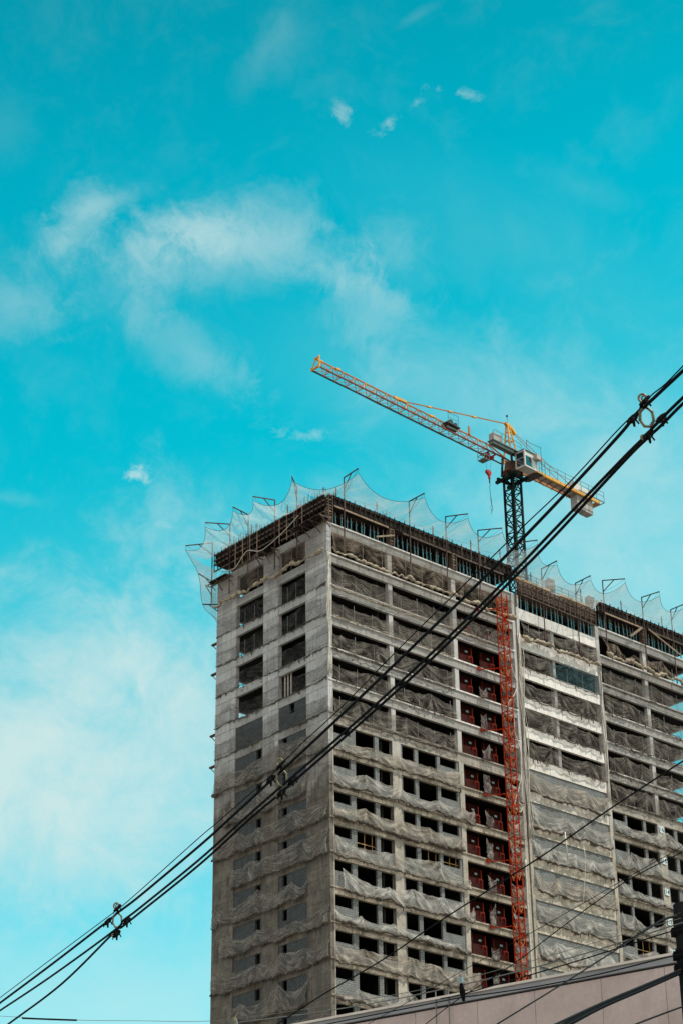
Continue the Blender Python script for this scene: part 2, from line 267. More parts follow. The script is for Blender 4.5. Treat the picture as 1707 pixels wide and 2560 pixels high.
# ------------------------------------------------------------------ mesh builder
class MB:
    def __init__(s): s.v = []; s.f = []
    def add(s, vs, fs):
        o = len(s.v); s.v += [tuple(v) for v in vs]; s.f += [tuple(i + o for i in f) for f in fs]; return s
    def box(s, x0, x1, y0, y1, z0, z1):
        return s.add([(x0, y0, z0), (x1, y0, z0), (x1, y1, z0), (x0, y1, z0), (x0, y0, z1), (x1, y0, z1), (x1, y1, z1), (x0, y1, z1)],
                     [(0, 3, 2, 1), (4, 5, 6, 7), (0, 1, 5, 4), (1, 2, 6, 5), (2, 3, 7, 6), (3, 0, 4, 7)])
    def bar(s, p, q, w, h=None, up=(0, 0, 1)):
        p = Vector(p); q = Vector(q); d = (q - p); h = h or w
        if d.length < 1e-6: return s
        d.normalize(); up = Vector(up)
        if abs(d.dot(up)) > 0.98: up = Vector((1, 0.01, 0))
        a = d.cross(up).normalized() * (w / 2); b = a.cross(d).normalized() * (h / 2)
        vs = [p - a - b, p + a - b, p + a + b, p - a + b, q - a - b, q + a - b, q + a + b, q - a + b]
        return s.add(vs, [(0, 3, 2, 1), (4, 5, 6, 7), (0, 1, 5, 4), (1, 2, 6, 5), (2, 3, 7, 6), (3, 0, 4, 7)])
    def tube(s, pts, r, n=6, caps=True):
        pts = [Vector(p) for p in pts]; o = len(s.v); N = len(pts)
        rr = r if isinstance(r, (list, tuple)) else [r] * N
        pa = None
        for i, p in enumerate(pts):
            d = (pts[min(i + 1, N - 1)] - pts[max(i - 1, 0)]).normalized()
            if pa is None:
                up = Vector((0, 0, 1)) if abs(d.z) < 0.9 else Vector((1, 0, 0)); pa = d.cross(up).normalized()
            else:
                pa = (pa - d * pa.dot(d)); pa = pa.normalized() if pa.length > 1e-6 else d.cross(Vector((0, 1, 0))).normalized()
            b = d.cross(pa)
            for k in range(n):
                an = 2 * math.pi * k / n; s.v.append(tuple(p + (pa * math.cos(an) + b * math.sin(an)) * rr[i]))
        for i in range(N - 1):
            for k in range(n):
                k2 = (k + 1) % n; s.f.append((o + i * n + k, o + i * n + k2, o + (i + 1) * n + k2, o + (i + 1) * n + k))
        if caps: s.f.append(tuple(o + k for k in range(n))[::-1]); s.f.append(tuple(o + (N - 1) * n + k for k in range(n)))
        return s
    def grid(s, rows):
        o = len(s.v); nr = len(rows); nc = len(rows[0])
        for r_ in rows: s.v += [tuple(p) for p in r_]
        for i in range(nr - 1):
            for j in range(nc - 1):
                a = o + i * nc + j; s.f.append((a, a + 1, a + nc + 1, a + nc))
        return s
    def build(s, name, material, parent=None, smooth=False):
        me = bpy.data.meshes.new(name); base = Vector((0, 0, 0))
        if parent is not None: base = Vector(parent['_b'])
        o = bpy.data.objects.new(name, me)
        if parent is None:
            c = Vector((0, 0, 0)); o.location = c
        vs = [(x - base.x, y - base.y, z - base.z) for x, y, z in s.v]
        me.from_pydata(vs, [], s.f); me.materials.append(MATS[material]); me.update()
        if smooth: me.polygons.foreach_set('use_smooth', [True] * len(me.polygons))
        col.objects.link(o)
        o['_b'] = tuple(base)
        if parent is not None: o.parent = parent
        return o
def thing(name, label, cat, loc=(0, 0, 0), group=None):
    o = bpy.data.objects.new(name, None); o.empty_display_size = 0.5; o.location = loc; col.objects.link(o)
    o['_b'] = tuple(loc); o['label'] = label; o['category'] = cat
    if group: o['group'] = group
    return o
def tag(o, label, cat, group=None):
    o['label'] = label; o['category'] = cat
    if group: o['group'] = group
    return o
def dup(root, loc, label=None, rotz=None):
    r = root.copy(); col.objects.link(r); r.location = loc
    if rotz is not None: r.rotation_euler = (0, 0, rotz)
    if label: r['label'] = label
    for ch in list(root.children):
        c = ch.copy(); col.objects.link(c); c.parent = r
        for g in ch.children:
            d = g.copy(); col.objects.link(d); d.parent = c
    return r
def catenary(p, q, sag, n=8, down=Vector((0, 0, -1))):
    p = Vector(p); q = Vector(q); out = []
    for i in range(n + 1):
        t_ = i / n; out.append(p.lerp(q, t_) + down * (sag * 4 * t_ * (1 - t_)))
    return out
def spline(pts, per=6):
    P = [Vector(p) for p in pts]; P = [P[0] * 2 - P[1]] + P + [P[-1] * 2 - P[-2]]; out = []
    for i in range(1, len(P) - 2):
        a, b, c, d = P[i - 1], P[i], P[i + 1], P[i + 2]
        for k in range(per):
            t_ = k / per
            out.append(0.5 * ((2 * b) + (c - a) * t_ + (2 * a - 5 * b + 4 * c - d) * t_ ** 2 + (3 * b - a - 3 * c + d) * t_ ** 3))
    out.append(P[-2]); return out
def ordn(k): return ['topmost', 'second', 'third', 'fourth', 'fifth', 'sixth', 'seventh', 'eighth', 'ninth', 'tenth', 'eleventh', 'twelfth', 'thirteenth', 'fourteenth', 'fifteenth', 'sixteenth'][k]
rnd = random.Random(7)
# ------------------------------------------------------------------ ground
g = MB(); g.add([(-4000, -4000, 0), (4000, -4000, 0), (4000, 4000, 0), (-4000, 4000, 0)], [(0, 1, 2, 3)])
gr = g.build('ground', 'asphalt'); gr['kind'] = 'structure'
# ------------------------------------------------------------------ levels
def zk(k):                                   # top of slab k, k = 0 under the roof formwork
    return ZO - (min(k, 6) * 3.0476 + max(0, min(k - 6, 2)) * 3.2135 + max(0, k - 8) * 3.0)
KV = 15                                      # storeys the photo shows
D = 15.76; U1 = 23.52; U2a = 24.0; U2b = 35.3; U3 = 50.7
def zb(j): return ZO - 1.38 - 3.05 * j - (0.33 if j > 6 else 0.165 if j == 6 else 0) # top of spandrel j of the stair block
b = thing('concrete_building', 'unfinished grey concrete apartment tower wrapped in dusty nets', 'building')
Lvl = list(range(0, 29)); zbot = 0.02
KL = max(k for k in Lvl if zk(k) > 2.5)
lowz = zk(KV)
# slabs
for k in range(KV + 1):
    z = zk(k)
    for bx_ in ((0.06, U1 + 0.25, 0.06), (U1 + 0.25, U2b + 0.1, 1.0), (U2b + 0.1, U3 - 0.06, 0.06)): MB().box(bx_[0], bx_[1], bx_[2], D - 0.06, z - 0.20, z - 0.012).build('floor_slab', 'shaded_inner_concrete', b)
    # thin bright slab lip along the street face
    for (q0, q1) in ((-0.02, U1), (U2b + 0.45, U3)): MB().box(q0, q1, -0.10, 0.34, z - 0.13, z).build('slab_edge', 'pale_concrete' if k < 6 else 'beam_concrete', b)
    hb = 0.86 if k < 6 else (1.0 if k == 6 else 0.66)
    s = MB(); s.box(0.0, U1, 0.0, 0.30, z - hb, z - 0.13); s.build('edge_beam', 'beam_concrete', b)
    s = MB(); s.box(U2b + 0.45, U3, 0.0, 0.30, z - hb, z - 0.13); s.build('edge_beam', 'beam_concrete', b)
    s = MB(); hs = 0.78 if k < 6 else 0.72
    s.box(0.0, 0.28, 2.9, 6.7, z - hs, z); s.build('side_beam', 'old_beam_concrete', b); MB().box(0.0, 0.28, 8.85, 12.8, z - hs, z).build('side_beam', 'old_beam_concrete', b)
    s = MB(); s.box(0.3, U3, D - 0.3, D, z - 0.7, z); s.build('rear_beam', 'old_beam_concrete', b)
    s = MB(); s.box(U3 - 0.3, U3 - 0.002, 0.36, D - 0.36, z - 0.55, z - 0.13); s.build('end_beam', 'old_beam_concrete', b)
# spandrels of the stair block
NB = 15
for j in range(NB):
    z = zb(j); s = MB(); s.box(U2a + 0.36, U2b, -0.03, 0.26, z - 1.12, z); s.build('spandrel_beam', 'pale_concrete', b)
    if j < NB: s = MB(); s.box(U2a + 0.3, U2b + 0.1, 0.28, 7.0, z - 0.25, z - 0.08); s.build('landing_slab', 'shaded_inner_concrete', b)
# shear walls on the side face, one per pour column
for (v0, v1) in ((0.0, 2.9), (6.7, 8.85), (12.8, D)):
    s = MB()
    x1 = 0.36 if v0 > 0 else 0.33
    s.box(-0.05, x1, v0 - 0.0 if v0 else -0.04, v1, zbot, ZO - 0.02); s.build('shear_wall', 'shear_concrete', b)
# columns on the street face
def column(x0, x1, y0, y1, z0, z1, mt='column_concrete', nm='column'):
    s = MB(); s.box(x0, x1, y0, y1, z0, z1); return s.build(nm, mt, b)
for (x0, x1) in ((0.335, 0.46), (7.36, 7.86), (15.45, 15.98), (23.4, 23.78)):
    column(x0, x1, 0.07 if 1 < x0 < 20 else -0.055, 0.45, zbot, ZO - 0.14)
column(7.30, 8.3, -0.012, 0.066, zbot, zk(6) - 1.0); column(15.43, 16.0, -0.012, 0.066, zbot, zk(6) - 1.0)
column(23.98, 24.36, -0.075, 0.5, zbot, ZO + 0.0); column(29.07, 29.45, 0.26, 0.7, zbot, ZO - 1.45); column(35.3, 35.76, -0.075, 0.5, zbot, ZO + 0.0)
column(42.5, 43.0, 0.07, 0.45, zk(6) - 1.0, ZO - 0.14); column(42.42, 43.43, -0.012, 0.32, zbot, zk(6) - 1.0); column(50.2, 50.72, -0.055, 0.45, zbot, ZO - 0.14)
for x in (7.6, 15.7, 23.6, 29.2, 35.5, 42.7): column(x - 0.3, x + 0.3, D - 0.42, D + 0.02, zbot, ZO - 0.14)
for y in (5.2, 10.4, D - 0.4): column(U3 - 0.45, U3 + 0.02, y, y + 0.42, zbot, ZO - 0.14)
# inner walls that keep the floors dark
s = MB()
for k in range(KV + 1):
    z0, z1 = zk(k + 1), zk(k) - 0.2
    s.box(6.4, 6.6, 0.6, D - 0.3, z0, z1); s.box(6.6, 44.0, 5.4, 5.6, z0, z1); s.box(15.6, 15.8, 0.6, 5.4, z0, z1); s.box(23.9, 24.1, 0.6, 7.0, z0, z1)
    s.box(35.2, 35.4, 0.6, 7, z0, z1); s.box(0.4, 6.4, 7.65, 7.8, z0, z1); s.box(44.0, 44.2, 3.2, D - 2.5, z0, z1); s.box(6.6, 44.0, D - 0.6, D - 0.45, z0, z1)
s.build('partition_wall', 'shaded_inner_concrete', b)
# infill walls with window openings
def infill(z0, z1, x0, x1, holes, mt, axis='x', off=0.02, th=0.2, nm='infill_wall'):
    """holes: (a0, a1, sill z, head z)"""
    s = MB(); cur = x0
    def bx(a0, a1, q0, q1):
        if a1 - a0 < 0.005 or q1 - q0 < 0.005: return
        if axis == 'x': s.box(a0, a1, off, off + th, q0, q1)
        else: s.box(off, off + th, a0, a1, q0, q1)
    for (a0, a1, h0, h1) in sorted(holes):
        bx(cur, a0, z0, z1); bx(a0, a1, z0, h0); bx(a0, a1, h1, z1); cur = a1
    bx(cur, x1, z0, z1)
    return s.build(nm, mt, b)
BAYS = [(0.46, 7.36, [(0.50, 2.47, 1.62), (3.05, 5.28, 2.38), (5.75, 7.30, 2.16)]),
        (8.3, 15.45, [(8.52, 10.02, 2.16), (10.45, 12.72, 2.38), (13.10, 15.15, 1.62)]),
        (35.76, 42.42, [(35.92, 37.74, 1.62), (38.02, 40.38, 2.38), (40.76, 42.36, 2.16)]),
        (43.43, 50.2, [(43.55, 44.95, 2.16), (45.40, 47.66, 2.38), (48.08, 50.05, 1.62)])]
for k in range(6, KV):
    z1 = zk(k) - (1.0 if k == 6 else 0.66); z0 = zk(k + 1)
    ex = 0.34 if k == 6 else 0.0
    for (x0, x1, hs) in BAYS:
        infill(z0, z1, x0, x1, [(a, c_, max(z0 + 0.6, zk(k) - sd_ - ex * 0.6), z1) for (a, c_, sd_) in hs], 'pale_block_wall', off=0.06)
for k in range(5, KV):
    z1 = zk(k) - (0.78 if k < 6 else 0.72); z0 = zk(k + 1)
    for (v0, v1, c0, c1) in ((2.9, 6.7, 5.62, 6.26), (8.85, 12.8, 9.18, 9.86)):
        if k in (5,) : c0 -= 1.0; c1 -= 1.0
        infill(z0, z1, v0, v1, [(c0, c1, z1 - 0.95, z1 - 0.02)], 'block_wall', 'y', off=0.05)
for j in range(5, NB):
    z1 = zb(j) - 1.12; z0 = zb(j + 1) if j < NB - 1 else zb(j) - 3.05
    for (x0, x1) in ((24.36, 29.07), (29.07, 35.3)):
        infill(z0, z1, x0, x1, [], 'pale_block_wall', off=0.05)
# plain storeys under the part the photo shows
s = MB(); s.box(0.36, U1, 0.1, 0.3, zbot, zk(KV)); s.box(U1, U2b + 0.2, 0.12, 0.3, zbot, zb(NB - 1) - 3.05); s.box(U2b + 0.3, U3 - 0.1, 0.1, 0.3, zbot, zk(KV)); s.box(0.1, 0.28, 0.4, D - 0.2, zbot, zk(KV)); s.box(0.4, U3, D - 0.3, D - 0.12, zbot, zk(KV)); s.box(U3 - 0.3, U3 - 0.1, 0.3, D - 0.3, zbot, zk(KV))
s.build('lower_wall', 'block_wall', b)
# rear wall of the stair block and rear infill (east of the open corner bay)
s = MB(); s.box(8.2, U3 - 2.0, D - 0.25, D - 0.08, zk(KV), zk(1)); s.build('rear_wall', 'block_wall', b)
# floor numbers painted on plates on the far column
for k, txt in ((6, '16'), (7, '15'), (8, '14'), (9, '13'), (10, '12')):
    z = {6: ZO - 19.75, 7: ZO - 22.95, 8: ZO - 26.05, 9: ZO - 29.0, 10: ZO - 32.0}[k]
    pt = MB().box(42.62, 43.24, -0.085, -0.06, z - 0.32, z + 0.32).build('number_plate', 'sign_blue', b)
    cu = bpy.data.curves.new('floor_number', 'FONT'); cu.body = txt; cu.size = 0.62; cu.align_x = 'CENTER'; cu.align_y = 'CENTER'; cu.extrude = 0.004; cu.offset = 0.012
    to = bpy.data.objects.new('tmp', cu); col.objects.link(to); bpy.context.view_layer.update()
    me = bpy.data.meshes.new_from_object(to); bpy.data.objects.remove(to)
    no = bpy.data.objects.new('floor_number', me); me.materials.clear(); me.materials.append(M['number_ink']); col.objects.link(no)
    no.parent = pt; no.rotation_euler = (R(90), 0, 0); no.location = (42.93, -0.092, z); no['label'] = 'floor number ' + txt
# starter bars standing out of the roof formwork
def rebar_at(x, y, z0, h):
    s = MB(); lx, ly = rnd.uniform(-.05, .05), rnd.uniform(-.05, .05)
    s.bar((x, y, z0), (x + lx, y + ly, z0 + h), 0.034); s.build('rebar', 'rebar_steel', b)
for i in range(26): rebar_at(0.15 + rnd.uniform(0, .3), 9.6 + i * 0.24, ZO + 2.6, rnd.uniform(0.8, 1.5))
for i in range(22): rebar_at(0.15 + rnd.uniform(0, .3), 0.4 + i * 0.19, ZO + 2.6, rnd.uniform(0.8, 1.6))
for i in range(5): rebar_at(7.1 + i * 0.22, 0.2 + rnd.uniform(0, .3), ZO + 2.8, rnd.uniform(.7, 1.1))
for i in range(4): rebar_at(14.9 + i * 0.25, 0.3, ZO + 2.6, rnd.uniform(.7, 1.0))
for i in range(6): rebar_at(0.2, 5.2 + i * 0.7, ZO + 2.4, rnd.uniform(.5, 1.0))
# ------------------------------------------------------------------ roof formwork and shoring
def front_formwork(name, label, x0, x1, zf, top, bot, y0=-0.28, mtl='dark_plywood'):
    r_ = thing(name, label, 'formwork', (x0, 0, zf))
    s = MB(); s.box(x0, x1, y0 + 0.16, y0 + 0.22, ZO + bot, ZO + top); s.build('plywood_panel', mtl, r_)
    s = MB(); s.box(x0 + 0.02, x1 - 0.02, y0 + 0.22, D - 0.6 if mtl == 'dark_plywood' else 5.0, ZO + bot - 0.08, ZO + bot - 0.0); s.build('soffit_deck', mtl, r_)
    n = int((x1 - x0) / 0.62)
    for zz, hh in ((bot + 0.12, 0.14), (top - 0.3, 0.12)):
        MB().bar((x0, y0 + 0.1, ZO + zz), (x1, y0 + 0.1, ZO + zz), 0.1, hh).build('waler', 'timber' if mtl != 'dark_plywood' else 'dark_plywood', r_)
    for i in range(n + 1):
        x = x0 + 0.1 + (x1 - x0 - 0.2) * i / max(1, n)
        s = MB(); s.bar((x, y0 + 0.02, ZO + bot - 0.05), (x, y0 + 0.02, ZO + top + (rnd.uniform(0.08, 0.2) if i % 2 else -0.04)), 0.09, 0.08); s.build('stud', mtl if rnd.random() < .8 else 'timber', r_)
    return r_
f1 = front_formwork('roof_formwork', 'dark plywood edge formwork on the roof between the building corner and the crane', 0.0, 23.6, ZO, 2.88, 1.72)
f2 = front_formwork('roof_formwork', 'brown timber slatted formwork low over the pale stair block', 24.3, 35.35, ZO, 1.62, 0.28, mtl='timber')
f3 = front_formwork('roof_formwork', 'dark plywood edge formwork on the roof at the right end of the tower', 35.7, 50.9, ZO, 2.88, 1.72)
# slats and lower ledgers of the stair block form
for i in range(4):
    z = ZO + 0.35 + i * 0.36; MB().bar((24.3, -0.36, z), (35.3, -0.36, z), 0.05, 0.07).build('slat', 'timber', f2)
for i in range(15):
    x = 24.5 + i * 0.76; MB().bar((x, -0.42, ZO - 0.15), (x, -0.42, ZO + 1.0), 0.07, 0.07).build('slat', 'timber', f2)
MB().bar((24.3, -0.5, ZO - 0.05), (35.3, -0.5, ZO - 0.3), 0.08, 0.09).build('ledger', 'timber', f2)
# pale batten under the dark band
for (x0, x1, fw, z_) in ((0.6, 7.2, f1, 1.66), (9.0, 15.2, f1, 1.6), (15.9, 22.2, f1, 1.5), (36.6, 42.6, f3, 1.66), (43.5, 50.2, f3, 1.6)):
    MB().bar((x0, -0.36, ZO + z_), (x1, -0.36, ZO + z_ - 0.05), 0.06, 0.16).build('batten', 'pale_timber' if x0 < 2 or x0 == 36.6 else 'timber', fw)
MB().bar((5.6, -0.42, ZO + 0.12), (7.9, -0.42, ZO + 1.0), 0.07, 0.15).build('raking_brace', 'pale_timber', f1)
MB().bar((40.3, -0.42, ZO + 0.1), (42.2, -0.42, ZO + 1.6), 0.16, 0.22).build('raking_brace', 'pale_timber', f3)
MB().bar((43.2, -0.46, ZO + 1.7), (48.0, -0.46, ZO + 0.15), 0.08, 0.14).build('raking_brace', 'pale_timber', f3)
# ledger beams laid across the roof edge of the stair block (yellow)
lb = MB(); lb.bar((24.3, 0.1, ZO + 1.98), (29.2, 0.1, ZO + 1.98), 0.14, 0.26); tag(lb.build('steel_beam', 'frame_yellow'), 'long yellow steel beam lying on the stair block formwork beside the crane mast', 'beam')
lb = MB(); lb.bar((30.3, 0.1, ZO + 1.98), (35.2, 0.1, ZO + 1.98), 0.14, 0.26); tag(lb.build('steel_beam', 'frame_yellow'), 'yellow steel beam on the stair block formwork left of the dark right hand formwork', 'beam')
# column forms: ladder like timber boxes
def column_form(x0, x1, y0, z0, z1, label, step=0.3):
    r_ = thing('column_form', label, 'formwork', (x0, y0, z0))
    MB().box(x0, x1, y0, y0 + 0.45, z0, z1).build('form_panel', 'timber', r_)
    n = int((z1 - z0) / step)
    for i in range(n + 1):
        z = z0 + 0.1 + i * step
        MB().box(x0 - 0.1, x1 + 0.1, y0 - 0.1, y0 - 0.01, z, z + 0.09).build('form_clamp', 'pale_timber' if i % 2 else 'timber', r_)
    MB().box(x0 - 0.05, x0 + 0.05, y0 - 0.17, y0 - 0.102, z0, z1).build('soldier', 'timber', r_); MB().box(x1 - 0.05, x1 + 0.05, y0 - 0.17, y0 - 0.102, z0, z1).build('soldier', 'timber', r_)
    return r_
column_form(0.05, 0.5, -0.12, ZO + 0.01, ZO + 2.6, 'reddish timber column form on the front corner of the tower')
column_form(7.5, 7.95, -0.12, ZO + 0.01, ZO + 1.7, 'timber column form between the props, a third of the way from corner to crane')
column_form(15.5, 15.95, -0.12, ZO + 0.01, ZO + 1.7, 'timber column form among the props, left of the crossing black cables')
column_form(29.2, 30.0, 0.3, ZO + 1.5, ZO + 3.4, 'tall brown lattice timber form standing on the stair block roof', 0.26)
column_form(34.6, 35.3, -0.1, ZO + 0.2, ZO + 3.0, 'tall brown lattice timber form where stair block meets the right wing', 0.26)
column_form(42.5, 42.95, -0.12, ZO + 0.01, ZO + 1.7, 'timber column form between the raking braces of the right wing')
# side formwork (left face)
fl = thing('roof_formwork', 'ragged timber edge formwork with pale studs along the narrow side of the roof', 'formwork', (0, D, ZO))
MB().box(-0.14, -0.06, 0.1, D + 0.3, ZO + 1.55, ZO + 2.75).build('plywood_panel', 'dark_plywood', fl)
MB().box(-0.05, 5.0, 0.1, D + 0.2, ZO + 1.5, ZO + 1.58).build('soffit_deck', 'dark_plywood', fl)
for z_ in (0.95, 1.62, 2.1, 2.68): MB().bar((-0.24, 0.0, ZO + z_), (-0.24, D + 0.4, ZO + z_ - 0.05), 0.1, 0.13).build('waler', 'timber', fl)
MB().bar((-0.3, 0.1, ZO + 0.25), (-0.3, 6.0, ZO + 0.3), 0.1, 0.12).build('waler', 'timber', fl)
for i in range(30):
    y = 0.3 + i * 0.54; big = 2.9 < y < 7 or 9.4 < y < 13
    MB().bar((-0.34, y, ZO + (0.02 if big else 0.9)), (-0.34, y, ZO + 2.72 + rnd.uniform(0, .3)), 0.06, 0.07).build('stud', 'pale_timber' if big and i % 2 else 'dark_plywood', fl)
# tool platforms hung outside the side face
def platform(y0, y1, z, out, label, back=False):
    r_ = thing('work_platform', label, 'platform', (0, (y0 + y1) / 2, z))
    for i in range(4): MB().box(-out + i * out / 4 + 0.02, -out + (i + 1) * out / 4 - 0.03, y0 + rnd.uniform(0, .6), y1 - rnd.uniform(0, .6), z + rnd.uniform(0, .03), z + 0.06).build('board', 'dark_plywood', r_)
    n = max(2, int((y1 - y0) / 1.1))
    for i in range(n + 1):
        y = y0 + (y1 - y0) * i / n
        MB().bar((-out, y, z - 0.06), (-0.02, y, z - 0.06), 0.07, 0.1).build('bearer', 'timber', r_); MB().bar((-out + 0.1, y, z - 0.1), (-0.05, y, z - 0.95), 0.07).build('bracket', 'rust_steel', r_)
    return r_
platform(-0.6, 3.6, ZO + 0.1, 1.3, 'shadowed timber work platform hung at the front corner under the side formwork')
platform(6.6, 9.0, ZO - 0.35, 1.0, 'small timber work platform hung midway along the side face')
platform(13.4, 16.6, ZO - 0.45, 0.9, 'ragged timber work platform at the far rear corner of the side face')
# shoring props
prop = thing('shoring_prop', 'teal steel shoring prop under the roof formwork between the front corner and the crane', 'prop', (0.9, 0.25, ZO), 'teal props of the front roof deck')
MB().tube([(0.9, 0.25, ZO + 0.004), (0.9, 0.25, ZO + 1.05)], 0.055, 8).build('outer_tube', 'teal_steel', prop); MB().tube([(0.9, 0.25, ZO + 1.05), (0.9, 0.25, ZO + 1.70)], 0.038, 8).build('inner_tube', 'grey_steel', prop)
MB().box(0.81, 0.99, 0.16, 0.34, ZO + 1.01, ZO + 1.07).build('collar', 'teal_steel', prop)
def props(x0, x1, n, ys, zf, label, group, scale=1.0):
    for y in ys:
        for i in range(n):
            x = x0 + (x1 - x0) * (i + rnd.uniform(-.3, .3)) / max(1, n - 1)
            o = dup(prop, (x, y + rnd.uniform(-.08, .08), zf), label); o['group'] = group; o.scale = (1, 1, scale)
            o.rotation_euler = (R(rnd.uniform(-1.5, 1.5)), R(rnd.uniform(-1.8, 1.8)), 0)
L1_ = prop['label']; G1_ = prop['group']
props(1.5, 7.1, 11, (0.3,), ZO, L1_, G1_); props(8.4, 15.2, 14, (0.3,), ZO, L1_, G1_); props(16.3, 23.2, 14, (0.3,), ZO, L1_, G1_)
props(1.5, 23, 30, (1.7,), ZO, L1_, G1_)
props(24.9, 35.0, 18, (0.2, 1.6), ZO - 1.38, 'dull steel shoring prop standing on the top pale spandrel of the stair block', 'props of the stair block roof deck', 0.96)
props(36.2, 42.2, 12, (0.3,), ZO, 'teal steel shoring prop under the roof formwork of the right hand wing', 'teal props of the right wing roof deck'); props(43.4, 50.0, 13, (0.3,), ZO, 'teal steel shoring prop under the roof formwork of the right hand wing', 'teal props of the right wing roof deck')
props(36.2, 50.0, 20, (1.7,), ZO, 'teal steel shoring prop under the roof formwork of the right hand wing', 'teal props of the right wing roof deck')
# a few props left inside the open floors
for (x0, x1, k, n) in ((24.9, 34.8, -1, 6),):
    pass
# slender guard posts with a lifeline along the roof edge
gp = []
for i, (x, h) in enumerate(((1.3, 4.0), (6.3, 4.1), (13.4, 4.0), (18.4, 4.1), (22.4, 4.3), (26.6, 3.2), (33.8, 3.6), (39.9, 4.1), (46.2, 4.2))):
    s = MB(); s.bar((x, 0.15, ZO + 2.0), (x - 0.04, 0.12, ZO + h), 0.085); s.box(x - 0.06, x + 0.06, 0.05, 0.2, ZO + h - 0.35, ZO + h - 0.29)
    tag(s.build('guard_post', 'rebar_steel'), 'short dark lifeline post on the front roof edge, %s from the corner' % ['first', 'second', 'third', 'fourth', 'fifth', 'sixth', 'seventh', 'eighth', 'ninth'][i], 'post', 'lifeline posts along the front roof edge'); gp.append(Vector((x - 0.03, 0.12, ZO + h - 0.32)))
for i, (y, h) in enumerate(((5.6, 4.0), (10.9, 4.0))):
    s = MB(); s.bar((0.15, y, ZO + 2.0), (0.12, y, ZO + h), 0.085); s.box(0.05, 0.2, y - .06, y + .06, ZO + h - .35, ZO + h - .29)
    tag(s.build('guard_post', 'rebar_steel'), 'short dark lifeline post on the side roof edge, %s' % ['nearer the front corner', 'nearer the rear corner'][i], 'post', 'lifeline posts along the side roof edge')
s = MB()
for a, c_ in ((Vector((0.12, 10.9, ZO + 3.7)), Vector((0.12, 5.6, ZO + 3.7))), (Vector((0.12, 5.6, ZO + 3.7)), gp[0]), *zip(gp[:4], gp[1:5]), (gp[5], gp[6]), (gp[7], gp[8])):
    s.tube(catenary(a, c_, 0.35), 0.012, 4)
tag(s.build('lifeline_rope', 'rebar_steel'), 'thin dark lifeline rope sagging between the posts along the roof edge', 'rope')
# safety railings on the stair block roof
for (x0, x1, lb_) in ((24.6, 28.8, 'pinkish mesh safety railing on the stair block roof beside the crane mast'), (30.4, 34.4, 'pinkish mesh safety railing on the stair block roof between the two lattice forms')):
    r_ = thing('safety_railing', lb_, 'railing', (x0, 0.5, ZO + 1.9))
    n = 4
    for i in range(n + 1): x = x0 + (x1 - x0) * i / n; MB().bar((x, 0.5, ZO + 1.7), (x, 0.5, ZO + 3.15), 0.05).build('railing_post', 'timber', r_)
    for z_ in (2.3, 2.7, 3.12): MB().bar((x0, 0.5, ZO + z_), (x1, 0.5, ZO + z_), 0.035).build('rail', 'timber', r_)
    s = MB()
    for i in range(28): x = x0 + (x1 - x0) * i / 27; s.bar((x, 0.52, ZO + 1.95), (x, 0.52, ZO + 3.1), 0.010)
    s.build('mesh_infill', 'timber', r_)
# ------------------------------------------------------------------ net brackets round the roof edge
FR = [(1.8, 1.39, 4.95, -3.3), (9.9, 9.6, 5.25, -3.3), (14.6, 15.2, 5.2, -3.2), (18.9, 19.8, 5.15, -3.2), (23.75, 24.67, 5.3, -1.6), (27.6, 27.3, 3.72, -4.0), (32.5, 32.11, 3.66, -4.0), (36.65, 37.33, 5.25, -2.6), (42.6, 42.6, 5.15, -3.3), (47.15, 46.31, 5.1, -3.3)]
LF = [(3.63, 1.51, 4.82, 4.25), (6.81, 7.1, 4.82, 4.5), (10.73, 10.07, 4.85, 4.6), (13.5, 14.3, 4.95, 4.65), (16.2, 17.3, 4.0, 3.35)]
tips = []
def bracket(base, bend, tip, lab, grp, br=0.45):
    r_ = thing('net_bracket', lab, 'bracket', base, grp)
    MB().bar(base, bend, 0.085, 0.085).build('post', 'rust_steel', r_); MB().bar(bend, tip, 0.085, 0.085).build('arm', 'rust_steel', r_)
    q = Vector(bend).lerp(Vector(tip), 0.52); p = Vector(bend).lerp(Vector(base), 1.25 / (Vector(base) - Vector(bend)).length)
    MB().bar(p, q, 0.07, 0.07).build('brace', 'rust_steel', r_)
    s = MB(); a = Vector(tip); s.tube(catenary(a, p, -0.0 + 0.15), 0.012, 4); s.tube([a, a + Vector((0.02, 0.02, -0.45))], 0.016, 4); s.build('tie_rope', 'rebar_steel', r_)
    return Vector(tip) + Vector((0, 0, -0.45))
for i in reversed(range(len(LF))):
    y0, y1, z0, z1 = LF[i]
    tips.append((bracket(Vector((-0.42, y0, ZO - 2.4)), Vector((-0.42, y0, ZO + z0)), Vector((-2.8, y1, ZO + z1)), 'rusty net bracket over the narrow side face, %s from the front corner' % ['first', 'second', 'third', 'fourth', 'last'][i], 'net brackets over the side face'), i))
for i, (x0, x1, z0, f) in enumerate(FR):
    zt = {0: 4.75, 1: 5.03, 2: 4.74, 3: 4.74, 4: 5.03, 5: 3.61, 6: 3.49, 7: 4.76, 8: 4.93, 9: 4.59}[i]
    tips.append((bracket(Vector((x0 - 0.12, -0.46, ZO + f)), Vector((x0, -0.4, ZO + z0)), Vector((x1, -2.8, ZO + zt)), 'rusty net bracket over the street face, %s from the front corner' % ['first', 'second', 'third', 'fourth', 'fifth', 'sixth', 'seventh', 'eighth', 'ninth', 'tenth'][i], 'net brackets over the street face'), i))
